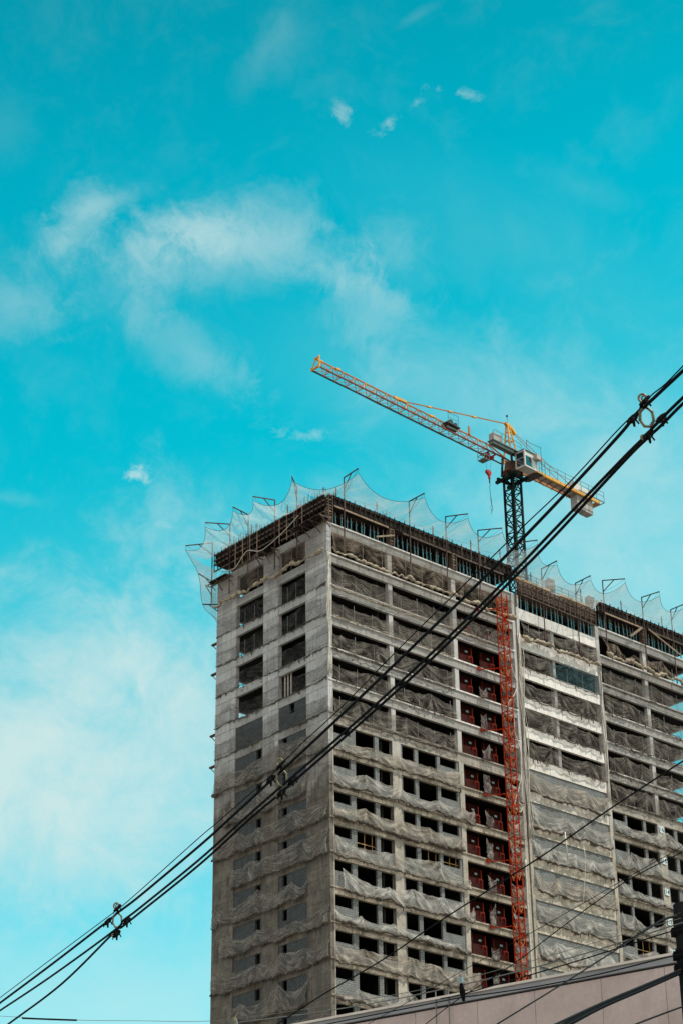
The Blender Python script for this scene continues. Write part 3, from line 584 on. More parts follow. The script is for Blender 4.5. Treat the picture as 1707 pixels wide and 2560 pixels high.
# brackets at the rear corner, seen edge on
rb = [(onx(540, 1460, -0.1), onx(497, 1434, -1.6)), (onx(545, 1511, -0.1), onx(508, 1511, -1.4))]
for i, (p, q) in enumerate(rb):
    r_ = thing('net_bracket', ['sloping bracket at the rear corner holding the net out over the sky', 'lower short bracket at the rear corner near the net tail'][i], 'bracket', p)
    MB().bar(p, q, 0.09).build('arm', 'rust_steel', r_); MB().bar(p + Vector((0, 0, -0.7)), p.lerp(q, 0.6), 0.07).build('brace', 'rust_steel', r_)
T = [t_[0] for t_ in tips]
T = [onx(543, 1548, -0.3), onx(508, 1513, -1.4), onx(497, 1437, -1.6)] + T + [Vector((51.8, -2.8, ZO + 4.5))]
# feet of the net: the slab edge one storey under the formwork
def foot(tp, i):
    if tp.x < -0.5 or i < 8: return Vector((-0.42, min(D + 0.3, max(-0.4, tp.y)), 0))
    return Vector((max(-0.2, tp.x), -0.42, 0))
def net_span(idx, name, label, n_across, zfoot=None, inner=0.0):
    """net hung from neighbouring bracket tips: top edge sags, sheet falls inward to the formwork"""
    s = MB(); rows = []; NR = 10
    cols_top = []; cols_mid = []
    for a, c_ in zip(idx[:-1], idx[1:]):
        p, q = T[a], T[c_]; L = (q - p).length
        for i in range(n_across):
            t_ = i / n_across; sg = 4 * t_ * (1 - t_)
            inw = Vector((0, 0, 0))
            mid = p.lerp(q, t_); 
            nrm = Vector((1, 0, 0)) if (p.x < -0.9 and q.x < -0.9) else (Vector((0.7, 0.7, 0)) if p.x < -0.5 or q.x < -0.5 else Vector((0, 1, 0)))
            cols_top.append((mid + Vector((0, 0, -min(1.5, L * 0.20) * sg * (0.75 if L > 6 else 1))) + nrm * (0.75 * sg), t_, a, nrm))
    cols_top.append((T[idx[-1]].copy(), 0.0, idx[-1], Vector((0, 1, 0)) if T[idx[-1]].x > -1 else Vector((1, 0, 0))))
    for r_ in range(NR + 1):
        u = r_ / NR; row = []
        for (p, t_, a, nrm) in cols_top:
            if abs(nrm.x) > 0.9: fp = Vector((-0.50, min(max(p.y, -0.3), D + 0.6), ZO + 2.6))
            elif nrm.x > 0.3: 
                w_ = p.copy(); fp = Vector((max(-0.5, min(w_.x * 0.6, 6)), max(-0.5, w_.y * 0.6 if w_.y > 0 else -0.5), ZO + 2.7)); 
                fp = Vector((-0.5, max(fp.y, -0.5), ZO + 2.7)) if w_.x < w_.y * -0.2 or w_.x < -0.5 else Vector((w_.x, -0.5, ZO + 2.7))
            else: fp = Vector((p.x, -0.50, ZO + (1.5 if 24 < p.x < 35 else 2.7)))
            q = p.lerp(fp, u); q.z -= 0.5 * math.sin(u * math.pi) * (0.6 + 0.4 * math.sin(p.x + p.y))
            q += nrm * (0.35 * math.sin(u * math.pi)); q += nrm * (0.05 * math.sin((p.x + p.y) * 5 + u * 2) * math.sin(u * math.pi))
            row.append(q)
        rows.append(row)
    s.grid(rows); o = s.build(name, 'sky_net', None, True); 
    hem = MB(); hem.tube(rows[0], 0.02, 4); h = hem.build('edge_rope', 'rebar_steel', None); h.parent = o
    tag(o, label, 'net'); return o
net_span([3, 4, 5, 6, 7], 'catch_net', 'see through grey net flaring to the sky along the narrow side of the roof', 10)
net_span([7, 8, 9, 10, 11], 'catch_net', 'see through grey net flaring over the front corner and roof edge left of crane', 14)
net_span([11, 12, 13, 14, 15], 'catch_net', 'see through grey net flaring over the low stair block, right of the crane mast', 12)
net_span([15, 16, 17, 18], 'catch_net', 'see through grey net flaring over the far right wing', 12)
# the tail of the net at the rear corner
s = MB(); rows = []
tl = [T[3], T[2], T[1], T[0]]
top = spline(tl, 6)
for r_ in range(7):
    u = r_ / 6; rows.append([p.lerp(Vector((-0.10, D + 0.05, min(p.z, ZO + 1.0))), u) + Vector((0, 0, -0.25 * math.sin(u * math.pi))) for p in top])
s.grid(rows); o = s.build('catch_net', 'sky_net', None, True); tag(o, 'tail of grey net tapering down beside the rear corner of the tower', 'net')
h = MB().tube(top, 0.02, 4).build('edge_rope', 'rebar_steel'); h.parent = o
# ------------------------------------------------------------------ draped facade nets
def drape(axis, a0, a1, ztop, zbot_, seed, mtl, hem, label, grp, off=0.16, bag=0.35, step=0.10, sagk=1.0, posts=None, hemr=0.10, rise=0.25, gaps=0.0, flat=False):
    """one storey's net: hung from knots along its top edge, folds fan out of the knots, bagging into a rolled hem"""
    rr = random.Random(seed); L = a1 - a0
    n = max(3, int(L / step)); H = ztop - zbot_; nv = max(7, int(H / 0.11))
    ks = [a0]; 
    while ks[-1] < a1 - 2.0: ks.append(ks[-1] + rr.uniform(1.8, 5.5))
    if ks[-1] < a1 - 0.8: ks.append(a1)
    if len(ks) < 2: ks.append(a1)
    ks[-1] = a1
    kz = [rr.uniform(-rise * 1.5, rise) for _ in ks]; hz = [rr.uniform(-0.10, 0.10) for _ in ks]
    sags = [rr.uniform(0.06, 0.36) * sagk for _ in ks]; bags = [rr.uniform(0.5, 1.2) for _ in ks]
    ph = [rr.uniform(0, 6.28) for _ in range(6)]; fn = [rr.uniform(6, 15) for _ in ks]; lean = [rr.uniform(-0.9, 0.9) for _ in ks]
    def P(a, off_, z): return (a, -off_, z) if axis == 'x' else (-off_, a, z)
    rows = []; bot = []; gat = []; fol = []
    topz = []
    for i in range(n + 1):
        a = a0 + L * i / n; j = max(0, min(len(ks) - 2, next((q for q in range(len(ks) - 1) if a <= ks[q + 1]), len(ks) - 2)))
        t_ = (a - ks[j]) / (ks[j + 1] - ks[j]); sg = 4 * t_ * (1 - t_); sm = t_ * t_ * (3 - 2 * t_)
        zt = ztop + kz[j] * (1 - sm) + kz[j + 1] * sm - sags[j] * sg + 0.03 * math.sin(a * 5 + ph[0])
        zz = zbot_ + hz[j] * (1 - sm) + hz[j + 1] * sm - 0.12 * sg * sagk + 0.035 * math.sin(a * 3.1 + ph[1]) + 0.03 * math.sin(a * 7.7 + ph[2])
        bg_ = bag * (bags[j] * (1 - sm) + bags[j + 1] * sm)
        topz.append((a, zt, zz, bg_, j))
    for r_ in range(nv + 1):
        u = r_ / nv; row = []
        for (a, zt, zz, bg_, j) in topz:
            z = zt + (zz - zt) * u
            o_ = off + bg_ * math.sin(u * 0.80 * math.pi) * (0.3 + 0.7 * u)
            f = 0
            for q in (j, j + 1):
                if q >= len(ks): continue
                d = a - ks[q] - lean[q] * u * H * 0.6; wgt = math.exp(-abs(a - ks[q]) / 1.6)
                v_ = math.sin(fn[q] * math.atan2(d, u * H + 0.75)); f += wgt * (v_ * abs(v_) ** 0.5 + 0.22 * math.sin(1.9 * fn[q] * math.atan2(d, u * H + 1.0)))
            f += 0.5 * math.sin(a * 2.3 + 4 * u + ph[3]) + 0.35 * math.sin(a * 6.1 - 7 * u + ph[4]) * u
            if not flat: o_ += 0.085 * f * (0.3 + u) * min(1, 3 * (1.12 - u)); 
            else: o_ += 0.02 * f
            o_ = max(o_, 0.13 if axis == 'x' else 0.09)
            fd = u * H * 0.9 - 0.75 * bags[j] * (4 * ((a - ks[j]) / (ks[j + 1] - ks[j])) * (1 - (a - ks[j]) / (ks[j + 1] - ks[j]))) * (0.3 + u) + 0.3 * math.sin(a * 0.9 + ph[2]) * u; fol.append(fd)
            if not flat: o_ += 0.035 * math.sin(fd * 15 + ph[1]) * (0.3 + u)
            gat.append(max(-0.6, min(1.0, 0.75 * f - 0.15)) * (0.45 if axis == 'y' else 0.8) * (0.3 if flat else 1.0) * (0.4 + u)); row.append(P(a + 0.02 * math.sin(9 * z + ph[5]), o_, z))
        rows.append(row); 
        if r_ == nv: bot = row
    s = MB().grid(rows); o = s.build('debris_net', mtl, None, True); at_ = o.data.attributes.new('gather', 'FLOAT', 'POINT'); at_.data.foreach_set('value', gat); at2_ = o.data.attributes.new('fold', 'FLOAT', 'POINT'); at2_.data.foreach_set('value', fol); tag(o, label, 'net', grp)
    # rolled hem: lumpy
    hp = []; hr = []
    for i in range(0, len(bot)):
        p = Vector(bot[i]); q1 = mnoise.noise(Vector((i * 0.09, seed * 3.1, 0))); q2 = mnoise.noise(Vector((i * 0.31, seed * 1.7, 5))); q3 = mnoise.noise(Vector((i * 0.07, seed * 0.9, 9))); hp.append(p + Vector((0, 0, hemr * (1.6 * q3 + 0.7 * q2)))); hr.append(max(0.015, hemr * (0.30 + 1.5 * abs(q1) + 1.0 * abs(q3) + 0.35 * q2)))
    h = MB().tube(hp, hr, 6); 
    # rags and loose ends; the dark ones also draw shade under the hem
    for _ in range(int(L * 1.6)):
        i = rr.randrange(len(hp)); p = hp[i]; l = rr.uniform(0.08, 0.42) * rr.random() ** 0.5; q = p + Vector((rr.uniform(-.12, .12), rr.uniform(-.05, .02), -l)); h.bar(p + Vector((0, 0, 0.05)), q, rr.uniform(0.03, 0.14), 0.02)
    h = h.build('rolled_hem', hem, None, True); h.parent = o
    if posts:
        for x in posts:
            p0 = P(x, -0.02, zbot_ + 0.02); p1 = P(x + rr.uniform(-.05, .05), -0.02, ztop + rr.uniform(-0.25, 0.15)); pp = MB().bar(p0, p1, 0.032).build('guard_post', 'grey_steel'); pp.parent = o
    return o
S = 100
# --- street face, front wing, open storeys
pF = lambda a, b_, n, sd: [a + (b_ - a) * (i + 0.5) / n + 0.25 * math.sin(sd + i * 2.3) for i in range(n)]
drape('x', 0.1, 23.3, ZO - 0.75, zk(1) + 0.02, 11, 'veil_net', 'pale_hem', 'brown veil of net over the top storey of the front wing', 'nets of the front wing', off=0.4, bag=0.42, sagk=0.8, hemr=0.2, rise=0.2, posts=pF(0.6, 23, 9, 1))
for k in range(1, 6):
    gi = 23.1 if k == 1 else 15.3
    drape('x', 0.35, gi, zk(k) - 1.5, zk(k + 1) + (0.03, -0.22, 0.0, -0.12)[k % 4], 20 + k, 'upper_net', 'pale_hem' if k < 3 else 'net_hem',
          'grey net across the %s open storey of the front wing, left of the red hoist' % ordn(k), 'nets of the front wing', off=0.13, bag=0.1, sagk=0.6, hemr=0.045, rise=0.22, posts=pF(0.6, gi, 8 if k > 1 else 12, k), flat=k < 3)
# bay 3 side strips beside the gates on the open storeys
for k in range(6, KV):
    if k == 6: zt = zk(k) - 2.0
    else: zt = zk(k) - 1.75
    mt_ = ('lower_net', 'warm_net', 'lower_net', 'dense_net', 'lower_net', 'warm_net')[(k * 5 + 1) % 6]
    drape('x', (0.3, 0.3, 1.2, 0.3)[k % 4], 15.5 + (0.9, 0.2, 1.4, 0.0, 0.6)[k % 5], zt - 0.10 + 0.16 * math.sin(k * 2.7), zk(k + 1) - 0.12 + 0.18 * math.sin(k * 1.9), 40 + k * 3, mt_, 'net_hem', 'pale dusty net under windows of the %s windowed storey, left of the red hoist' % ordn(k - 6), 'nets of the front wing', off=0.16, bag=0.14 + 0.09 * (k % 3), sagk=(0.6, 2.0, 1.2)[k % 3], hemr=0.08 + 0.04 * (k % 3), rise=(0.18, 0.5, 0.3, 0.4)[k % 4])
# right of the hoist in the front wing
for k in range(2, KV):
    drape('x', 21.3, 23.35, zk(k) - 1.15 - 0.3 * math.sin(k * 2.2), zk(k + 1) + 0.05, 300 + k, 'upper_net' if k < 6 else 'lower_net', 'net_hem', 'narrow limp net between the hoist mast and the stair block, %s storey from the top' % ordn(k), 'narrow nets beside the hoist', off=0.14, bag=0.15, sagk=1, hemr=0.05, rise=0.2)
# --- stair block
drape('x', 24.4, 35.2, ZO - 2.6, ZO - 4.35, 61, 'upper_net', 'pale_hem', 'dark torn net in a steep pale roll across the top opening of the stair block', 'nets of the stair block', off=0.2, bag=0.5, sagk=1.2, hemr=0.24, rise=0.4, posts=pF(24.6, 35, 6, 1))
for j in range(1, NB - 1):
    op = j < 5
    zt = zb(j) - 1.12 - (0.22 if op else 0.35) ; zz = zb(j + 1) + (-0.05 if op else -0.2)
    if j == 1:
        drape('x', 24.4, 28.2, zt, zz, 70, 'upper_net', 'net_hem', 'grey net at the left of the opening with the teal sheet in the stair block', 'nets of the stair block', off=0.12, bag=0.2, hemr=0.04)
        drape('x', 28.25, 35.2, zt, zz, 71, 'teal_net', 'net_hem', 'blue teal net filling the second opening of the stair block', 'nets of the stair block', off=0.12, bag=0.08, hemr=0.04, flat=True, posts=(30.8, 33.0))
    else:
        drape('x', 24.42, 35.25, zt - (0 if op else (0.0, 0.25, 0.1)[j % 3]), zz, 72 + j, 'upper_net' if op else ('lower_net', 'dense_net', 'warm_net')[j % 3], 'net_hem', ('crumpled grey net in the %s opening of the stair block' % ordn(j)) if op else ('dusty bagging net over the %s block filled storey of the stair block' % ordn(j - 5)), 'nets of the stair block', off=0.14, bag=0.18 if op else 0.25, sagk=1.2 if op else (2.0, 0.8)[j % 2], hemr=0.05 if op else 0.13, rise=0.22)
# --- right wing
drape('x', 35.9, 50.6, ZO - 1.7, zk(1) + 0.02, 91, 'veil_net', 'pale_hem', 'brown torn net billowing into a thick pale roll under the roof of the right wing', 'nets of the right wing', off=0.45, bag=0.55, sagk=2.2, hemr=0.24, rise=0.55, posts=pF(36, 50, 7, 1))
for k in range(1, 6):
    drape('x', 35.85, 50.5, zk(k) - 1.4, zk(k + 1) + (0.0, -0.2, 0.03)[k % 3], 110 + k, 'upper_net', 'net_hem', 'dull brown net across the %s open storey of the right wing' % ordn(k), 'nets of the right wing', off=0.13, bag=0.12, sagk=0.8, hemr=0.05, rise=0.25, posts=pF(36, 50.3, 7, k), flat=k < 2)
for k in range(6, 12):
    drape('x', 35.9, 50.4, zk(k) - 1.7, zk(k + 1) + 0.02, 130 + k, 'lower_net', 'net_hem', 'pale dusty net under windows of the %s windowed storey of the right wing' % ordn(k - 6), 'nets of the right wing', off=0.17, bag=0.25, sagk=(1.0, 2.6)[k % 2], hemr=0.10, rise=(0.5, 0.25)[k % 2])
# --- side face
drape('y', -0.2, D, ZO + 0.1, zk(1) - 0.0, 151, 'veil_net', 'pale_hem', 'thick brown net skirt gathered below the side formwork', 'nets of the side face', off=0.42, bag=0.55, sagk=1.3, hemr=0.2, rise=0.35, posts=pF(1, 15, 9, 2))
for k in range(1, 6):
    drape('y', 0.0, D, zk(k) - 1.35, zk(k + 1) - 0.0, 160 + k, 'side_upper_net', 'net_hem', 'grey see through net across the %s open storey of the narrow side face' % ordn(k), 'nets of the side face', off=0.10, bag=0.06, sagk=0.5, hemr=0.05, rise=0.25, flat=True, posts=(4.3, 5.5, 10.2, 11.6) if k < 3 else None)
for k in range(6, KV):
    v1 = (D - 0.1, 13.0, D - 0.1, 14.2)[k % 4]; v0 = (0.0, 2.7, 0.0)[k % 3]
    drape('y', v0, v1, zk(k) - 1.45, zk(k + 1) - 0.15, 180 + k, 'side_net', 'net_hem', 'brownish net bagging over the %s storey with slit windows on the narrow side face' % ordn(k - 6), 'nets of the side face', off=0.12, bag=0.3, sagk=(1.0, 2.4, 1.6)[k % 3], hemr=0.10, rise=(0.3, 0.55)[k % 2])
tag(MB().tube(spline([(-0.5, 15.0, ZO + 0.5), (-0.62, 12.6, ZO - 0.2), (-0.5, 10.8, ZO + 1.0), (-0.7, 8.4, ZO + 0.1), (-0.5, 5.6, ZO + 0.9), (-0.6, 3.2, ZO + 1.7)], 7), 0.04, 6).build('rope', 'rope_white', None, True), 'pale rope looping along the side formwork below the brackets', 'rope')
# protruding anchor ends at the rear edge of the side face
for i, k in enumerate((2, 3, 5, 6)):
    z = zk(k) - 0.55; s = MB(); s.box(-0.1, 0.14, D - 0.02, D + 0.75, z, z + 0.16); s.bar((0, D + 0.1, z - 0.5), (0, D + 0.6, z), 0.06)
    tag(s.build('steel_bracket', 'rust_steel'), 'stubby steel bracket jutting over the sky from the rear edge, %s from the top' % ['first', 'second', 'third', 'lowest'][i], 'bracket', 'stubby brackets on the rear edge')
# ------------------------------------------------------------------ material hoist mast
hx, hy, hw = 20.42, -1.62, 0.72
HT = ZO - 1.75
hm = thing('hoist_mast', 'orange red lattice hoist mast climbing the street face left of the pale stair block', 'hoist', (hx, hy, 0))
cs = [(hx - hw / 2, hy - hw / 2), (hx + hw / 2, hy - hw / 2), (hx + hw / 2, hy + hw / 2), (hx - hw / 2, hy + hw / 2)]
for c_ in cs: MB().tube([(c_[0], c_[1], 0.01), (c_[0], c_[1], HT)], 0.052, 8).build('mast_leg', 'hoist_red', hm)
ns = 26; sh = 1.508
for i in range(ns):
    z0 = HT - (i + 1) * sh; s = MB(); pb = MB()
    for a in range(4):
        p, q = cs[a], cs[(a + 1) % 4]; s.bar((p[0], p[1], z0), (p[0], p[1], z0 + sh / 2 + 0.02), 0.05)
        for zz in (z0, z0 + 0.09): s.bar((p[0], p[1], zz), (q[0], q[1], zz), 0.045, 0.05)
        s.bar((p[0], p[1], z0 + sh / 2), (q[0], q[1], z0 + sh / 2), 0.028)
        pb.bar((p[0], p[1], z0 + sh), ((p[0] + q[0]) / 2, (p[1] + q[1]) / 2, z0 + sh / 2), 0.035); pb.bar((q[0], q[1], z0 + sh), ((p[0] + q[0]) / 2, (p[1] + q[1]) / 2, z0 + sh / 2), 0.035)
    sec = s.build('mast_section', 'hoist_red', hm); pb.build('diagonal_brace', 'brace_pale', sec).parent = sec
s = MB()
for i in range(ns, 52):
    z0 = HT - (i + 1) * sh
    if z0 < 0.3: break
    for a in range(4):
        p, q = cs[a], cs[(a + 1) % 4]; s.bar((p[0], p[1], z0), (q[0], q[1], z0), 0.05); s.bar((p[0], p[1], z0), (q[0], q[1], z0 + sh), 0.035)
s.build('lower_section', 'hoist_red', hm)
for k in (1, 3, 5, 7, 9, 11, 13):
    z = zk(k) - 0.15; s = MB()
    s.bar((hx - hw / 2, hy + hw / 2, z), (hx - 1.9, -0.06, z - 0.1), 0.075); s.bar((hx + hw / 2, hy + hw / 2, z), (hx + 1.9, -0.06, z - 0.1), 0.075); s.bar((hx - hw / 2, hy + hw / 2, z + 0.2), (hx + 1.4, -0.06, z - 0.1), 0.05)
    s.bar((hx - 0.7, hy + hw / 2 + 0.06, z), (hx + 0.7, hy + hw / 2 + 0.06, z), 0.09); s.box(hx - 2.1, hx - 1.75, -0.17, -0.11, z - 0.25, z + 0.1); s.box(hx + 1.75, hx + 2.1, -0.17, -0.11, z - 0.25, z + 0.1); s.build('wall_tie', 'hoist_red', hm)
# landing gates in the hoist bay, two a storey
def gate(x, z, lab, grp, first=None):
    if first is not None: return dup(first, (x, 0.95, z), lab)
    r_ = thing('landing_gate', lab, 'gate', (x, 0.95, z), grp); y = 0.95
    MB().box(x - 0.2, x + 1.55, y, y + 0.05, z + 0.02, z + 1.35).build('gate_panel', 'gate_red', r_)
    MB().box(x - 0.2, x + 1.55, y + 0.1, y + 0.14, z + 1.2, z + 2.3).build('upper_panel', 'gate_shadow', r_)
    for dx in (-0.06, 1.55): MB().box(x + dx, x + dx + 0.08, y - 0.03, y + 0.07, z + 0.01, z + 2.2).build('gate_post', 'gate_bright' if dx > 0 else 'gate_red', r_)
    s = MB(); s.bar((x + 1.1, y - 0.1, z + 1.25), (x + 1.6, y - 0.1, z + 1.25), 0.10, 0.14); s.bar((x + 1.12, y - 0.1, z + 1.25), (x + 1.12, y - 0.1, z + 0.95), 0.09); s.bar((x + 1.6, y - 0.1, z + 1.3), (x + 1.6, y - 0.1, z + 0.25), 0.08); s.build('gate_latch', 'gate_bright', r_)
    MB().box(x + 0.8, x + 1.12, y + 0.02, y + 0.05, z + 1.66, z + 1.84).build('level_sign', 'plate_white', r_)
    return r_
g0 = None
for k in range(1, KV):
    z = zk(k + 1)
    for s_i, x in enumerate((16.95, 19.75)):
        lab = 'dark red landing gate %s the hoist mast, %s storey down' % (['left of', 'right behind'][s_i], ordn(k))
        x += rnd.uniform(-0.18, 0.18)
        o = gate(x, z, lab, 'landing gates of the hoist', g0)
        if g0 is None: g0 = o
# rags of net hanging between the gates
for k in range(3, KV):
    a0_ = 18.35; drape('x', a0_, a0_ + 0.8 + 0.2 * (k % 2), zk(k) - 1.3 - 0.4 * (k % 2), zk(k + 1) + 0.05, 400 + k, 'lower_net', 'net_hem', 'torn strip of net between the two landing gates, %s storey down' % ordn(k), 'torn strips between the gates', off=0.1, bag=0.1, step=0.1, hemr=0.05, rise=0.35)
# white rope and supply hose beside the mast
rp = [ony(px, py, -1.0) for px, py in ((1262, 1615), (1272, 1650), (1287, 1695), (1291, 1710), (1285, 1735), (1269, 1760), (1278, 1785), (1284, 1800), (1285, 1830), (1292, 1850), (1300, 1880), (1302, 1930), (1296, 1970), (1286, 2005), (1288, 2020), (1300, 2030), (1304, 2018), (1296, 2005))]
tag(MB().tube(spline(rp, 5), 0.045, 6).build('rope', 'rope_white', None, True), 'white rope looping loosely beside the hoist mast', 'rope')
rp = [ony(px, py, -0.5) for px, py in ((1312, 2150), (1315, 2210), (1318, 2270), (1322, 2330), (1326, 2390), (1329, 2440), (1330, 2470))]
tag(MB().tube(spline(rp, 5), 0.085, 8).build('drain_pipe', 'pvc_white', None, True), 'long cream pipe running down just left of the stair block', 'pipe')
for i, (px, y0, y1) in enumerate(((1411, 2080, 2151), )):
    tag(MB().tube([ony(px, y0, -0.75), ony(px + 7, y1, -0.75)], 0.06, 8).build('drain_pipe', 'pvc_white', None, True), 'short white pipe hanging in front of the stair block nets', 'pipe')
tag(MB().tube([ony(1456, 2285, -0.8), ony(1458, 2240, -0.8), ony(1461, 2190, -0.8), ony(1463, 2150, -0.8), ony(1458, 2115, -0.8)], 0.025, 5).build('rope', 'rope_white', None, True), 'thin pale cord hanging down the stair block wall', 'rope')
tag(MB().tube(spline([ony(1298, 1870, -0.55), ony(1301, 1900, -0.55), ony(1310, 1990, -0.55), ony(1305, 1760, -0.55)][:3], 4), 0.03, 5).build('rope', 'rope_white', None, True), 'pale cord along the left edge of the stair block', 'rope')
# strands of gathered net running down the corner column of the stair block
s = MB()
for i in range(7):
    x = 23.85 + i * 0.09; pts = [(x + 0.12 * math.sin(q * 0.9 + i), -0.18 - 0.08 * math.sin(q + i * 2), ZO - 4.2 - q * 1.2) for q in range(18)]; s.tube(pts, 0.035, 5)
tag(s.build('net_rope', 'rope_white', None, True), 'twisted pale strands of net down the left column of the stair block', 'net')
s = MB()
for i in range(3):
    x = 35.4 + i * 0.12; pts = [(x + 0.12 * math.sin(q * 0.9 + i), -0.18 - 0.07 * math.sin(q + i * 2), ZO - 4.2 - q * 1.2) for q in range(13)]; s.tube(pts, 0.035, 5)
tag(s.build('net_rope', 'rope_white', None, True), 'twisted pale strands of net down the column between stair block and right wing', 'net')
s = MB()
for i in range(5):
    x = -0.10 + i * 0.06; pts = [(x + 0.10 * math.sin(q * 0.8 + i), -0.16 - 0.06 * math.sin(q + i * 2), ZO - 3.1 - q * 0.9) for q in range(14)]; s.tube(pts, 0.04, 5)
tag(s.build('net_rope', 'rope_white', None, True), 'twisted pale strands of net down the front corner of the tower', 'net')
# pvc pipes in the side opening
for i, dy in enumerate((0.0, 0.42, 0.85)):
    y = 6.35 - dy; x = 0.45
    tag(MB().tube([(x, y, zk(5)), (x, y, zk(4) - 0.2)], 0.075, 8).build('drain_pipe', 'pvc_white'), 'white upright pipe in the lowest open bay of the side face, %s of three' % ['leftmost', 'middle', 'rightmost'][i], 'pipe', 'three white pipes in the side opening')
tag(MB().tube([(0.45, 9.15, zk(5)), (0.45, 9.15, zk(4) - 0.2)], 0.075, 8).build('drain_pipe', 'pvc_white'), 'single white upright pipe in the left lowest open bay of the side face', 'pipe')
# timber guard frames in a few windows
def wframe(x0, x1, z0, z1, lab):
    s = MB(); zm = (z0 + z1) / 2 - 0.1
    for x in (x0 + 0.25, (x0 + x1) / 2, x1 - 0.25): s.bar((x, 0.4, z0), (x + 0.03, 0.4, z1), 0.055)
    s.bar((x0, 0.35, zm), (x1, 0.35, zm), 0.05, 0.07); s.build('guard_frame', 'frame_yellow', b)['label'] = lab
wframe(3.05, 5.28, zk(9) - 2.38, zk(9) - 0.66, 'yellow timber guard frame in a window near the front corner')
wframe(10.45, 12.72, zk(9) - 2.38, zk(9) - 0.66, 'yellow timber guard frame in the tall window nearer the hoist')
wframe(13.1, 15.15, zk(9) - 1.62, zk(9) - 0.66, 'timber guard frame in the short window next to the hoist bay')
wframe(38.02, 40.38, zk(10) - 2.38, zk(10) - 0.66, 'yellow timber guard frame in a right wing window')
# ------------------------------------------------------------------ tower crane
mx_, my_, mw = 29.95, 5.0, 1.24
AZ = R(3.0); ax = Vector((math.cos(AZ), math.sin(AZ), 0)); ay = Vector((-math.sin(AZ), math.cos(AZ), 0)); O = Vector((mx_, my_, 0)); up = Vector((0, 0, 1))
def CP(l, t_, z): return O + ax * l + ay * t_ + up * (ZO + z)
cr = thing('tower_crane', 'yellow tower crane with a long lattice jib on a dark green mast behind the roof', 'crane', (mx_, my_, ZO - 6))
h2 = mw / 2; cc = [(-h2, -h2), (h2, -h2), (h2, h2), (-h2, h2)]
for c_ in cc: MB().bar(CP(c_[0], c_[1], -6), CP(c_[0], c_[1], 17.4), 0.19).build('mast_leg', 'crane_green', cr)
i = 0; z = -5.9
while z < 17.2:
    s = MB(); z1 = min(z + 1.25, 17.3)
    for a in range(4):
        p, q = cc[a], cc[(a + 1) % 4]
        s.bar(CP(p[0], p[1], z), CP(q[0], q[1], z), 0.085)
        if i % 2: p, q = q, p
        s.bar(CP(p[0], p[1], z), CP(q[0], q[1], z1), 0.085)
    s.build('mast_lacing', 'crane_green', cr); z = z1 + 0.001; i += 1
s = MB(); s.box(*sorted((CP(-1.35, 0, 0).x, CP(1.35, 0, 0).x)), my_ - 1.0, my_ - 0.75, ZO + 16.65, ZO + 16.95); s.box(mx_ - 1.35, mx_ + 1.35, my_ + 0.7, my_ + 0.95, ZO + 16.65, ZO + 16.95); s.box(mx_ - 1.0, mx_ - 0.7, my_ - 1.5, my_ + 1.5, ZO + 16.62, ZO + 16.92); s.box(mx_ + 0.7, mx_ + 1.0, my_ - 1.5, my_ + 1.5, ZO + 16.62, ZO + 16.92)
s.build('mast_collar', 'crane_green', cr)
# slewing unit
s = MB(); n = 14
s.tube([CP(0, 0, 17.6), CP(0, 0, 17.8)], 0.92, 18); s.tube([CP(0, 0, 17.8), CP(0, 0, 18.0), CP(0, 0, 18.8)], [0.7, 0.78, 0.66], 14); s.build('slewing_ring', 'slew_brown', cr)
s = MB(); 
for sx in (-1, 1):
    for sy in (-1, 1): s.bar(CP(sx * 0.75, sy * 0.75, 17.2), CP(sx * 0.62, sy * 0.62, 19.4), 0.17)
s.bar(CP(-0.7, -0.7, 19.3), CP(0.7, -0.7, 19.3), 0.14); s.bar(CP(-0.7, 0.7, 19.3), CP(0.7, 0.7, 19.3), 0.14); s.build('turntable_frame', 'crane_dark', cr)
# tower head
s = MB(); PK = CP(-0.25, 0, 23.35)
for (l, t_) in ((-0.55, -0.55), (-0.55, 0.55), (0.75, -0.55), (0.75, 0.55)): s.bar(CP(l, t_, 18.7), PK + ax * (0.12 if l > 0 else -0.1) + ay * (0.1 if t_ > 0 else -0.1), 0.13)
for f in (0.3, 0.58, 0.8):
    a_ = [CP(l, t_, 18.7).lerp(PK, f) for (l, t_) in ((-0.55, -0.55), (0.75, -0.55), (0.75, 0.55), (-0.55, 0.55))]
    for q in range(4): s.bar(a_[q], a_[(q + 1) % 4], 0.08)
s.bar(PK + ax * -0.35 + up * 0.05, PK + ax * 0.55 - up * 0.25, 0.32, 0.3); s.bar(PK + ax * 0.4 - up * 0.1, PK + ax * 1.15 - up * 0.75, 0.34, 0.26); s.build('tower_head', 'crane_yellow', cr)
s = MB(); s.bar(PK + up * 0.1, PK + up * 1.0, 0.03); s.box(PK.x - .08, PK.x + .08, PK.y - .08, PK.y + .08, PK.z + 0.95, PK.z + 1.15); s.build('wind_gauge', 'crane_dark', cr)
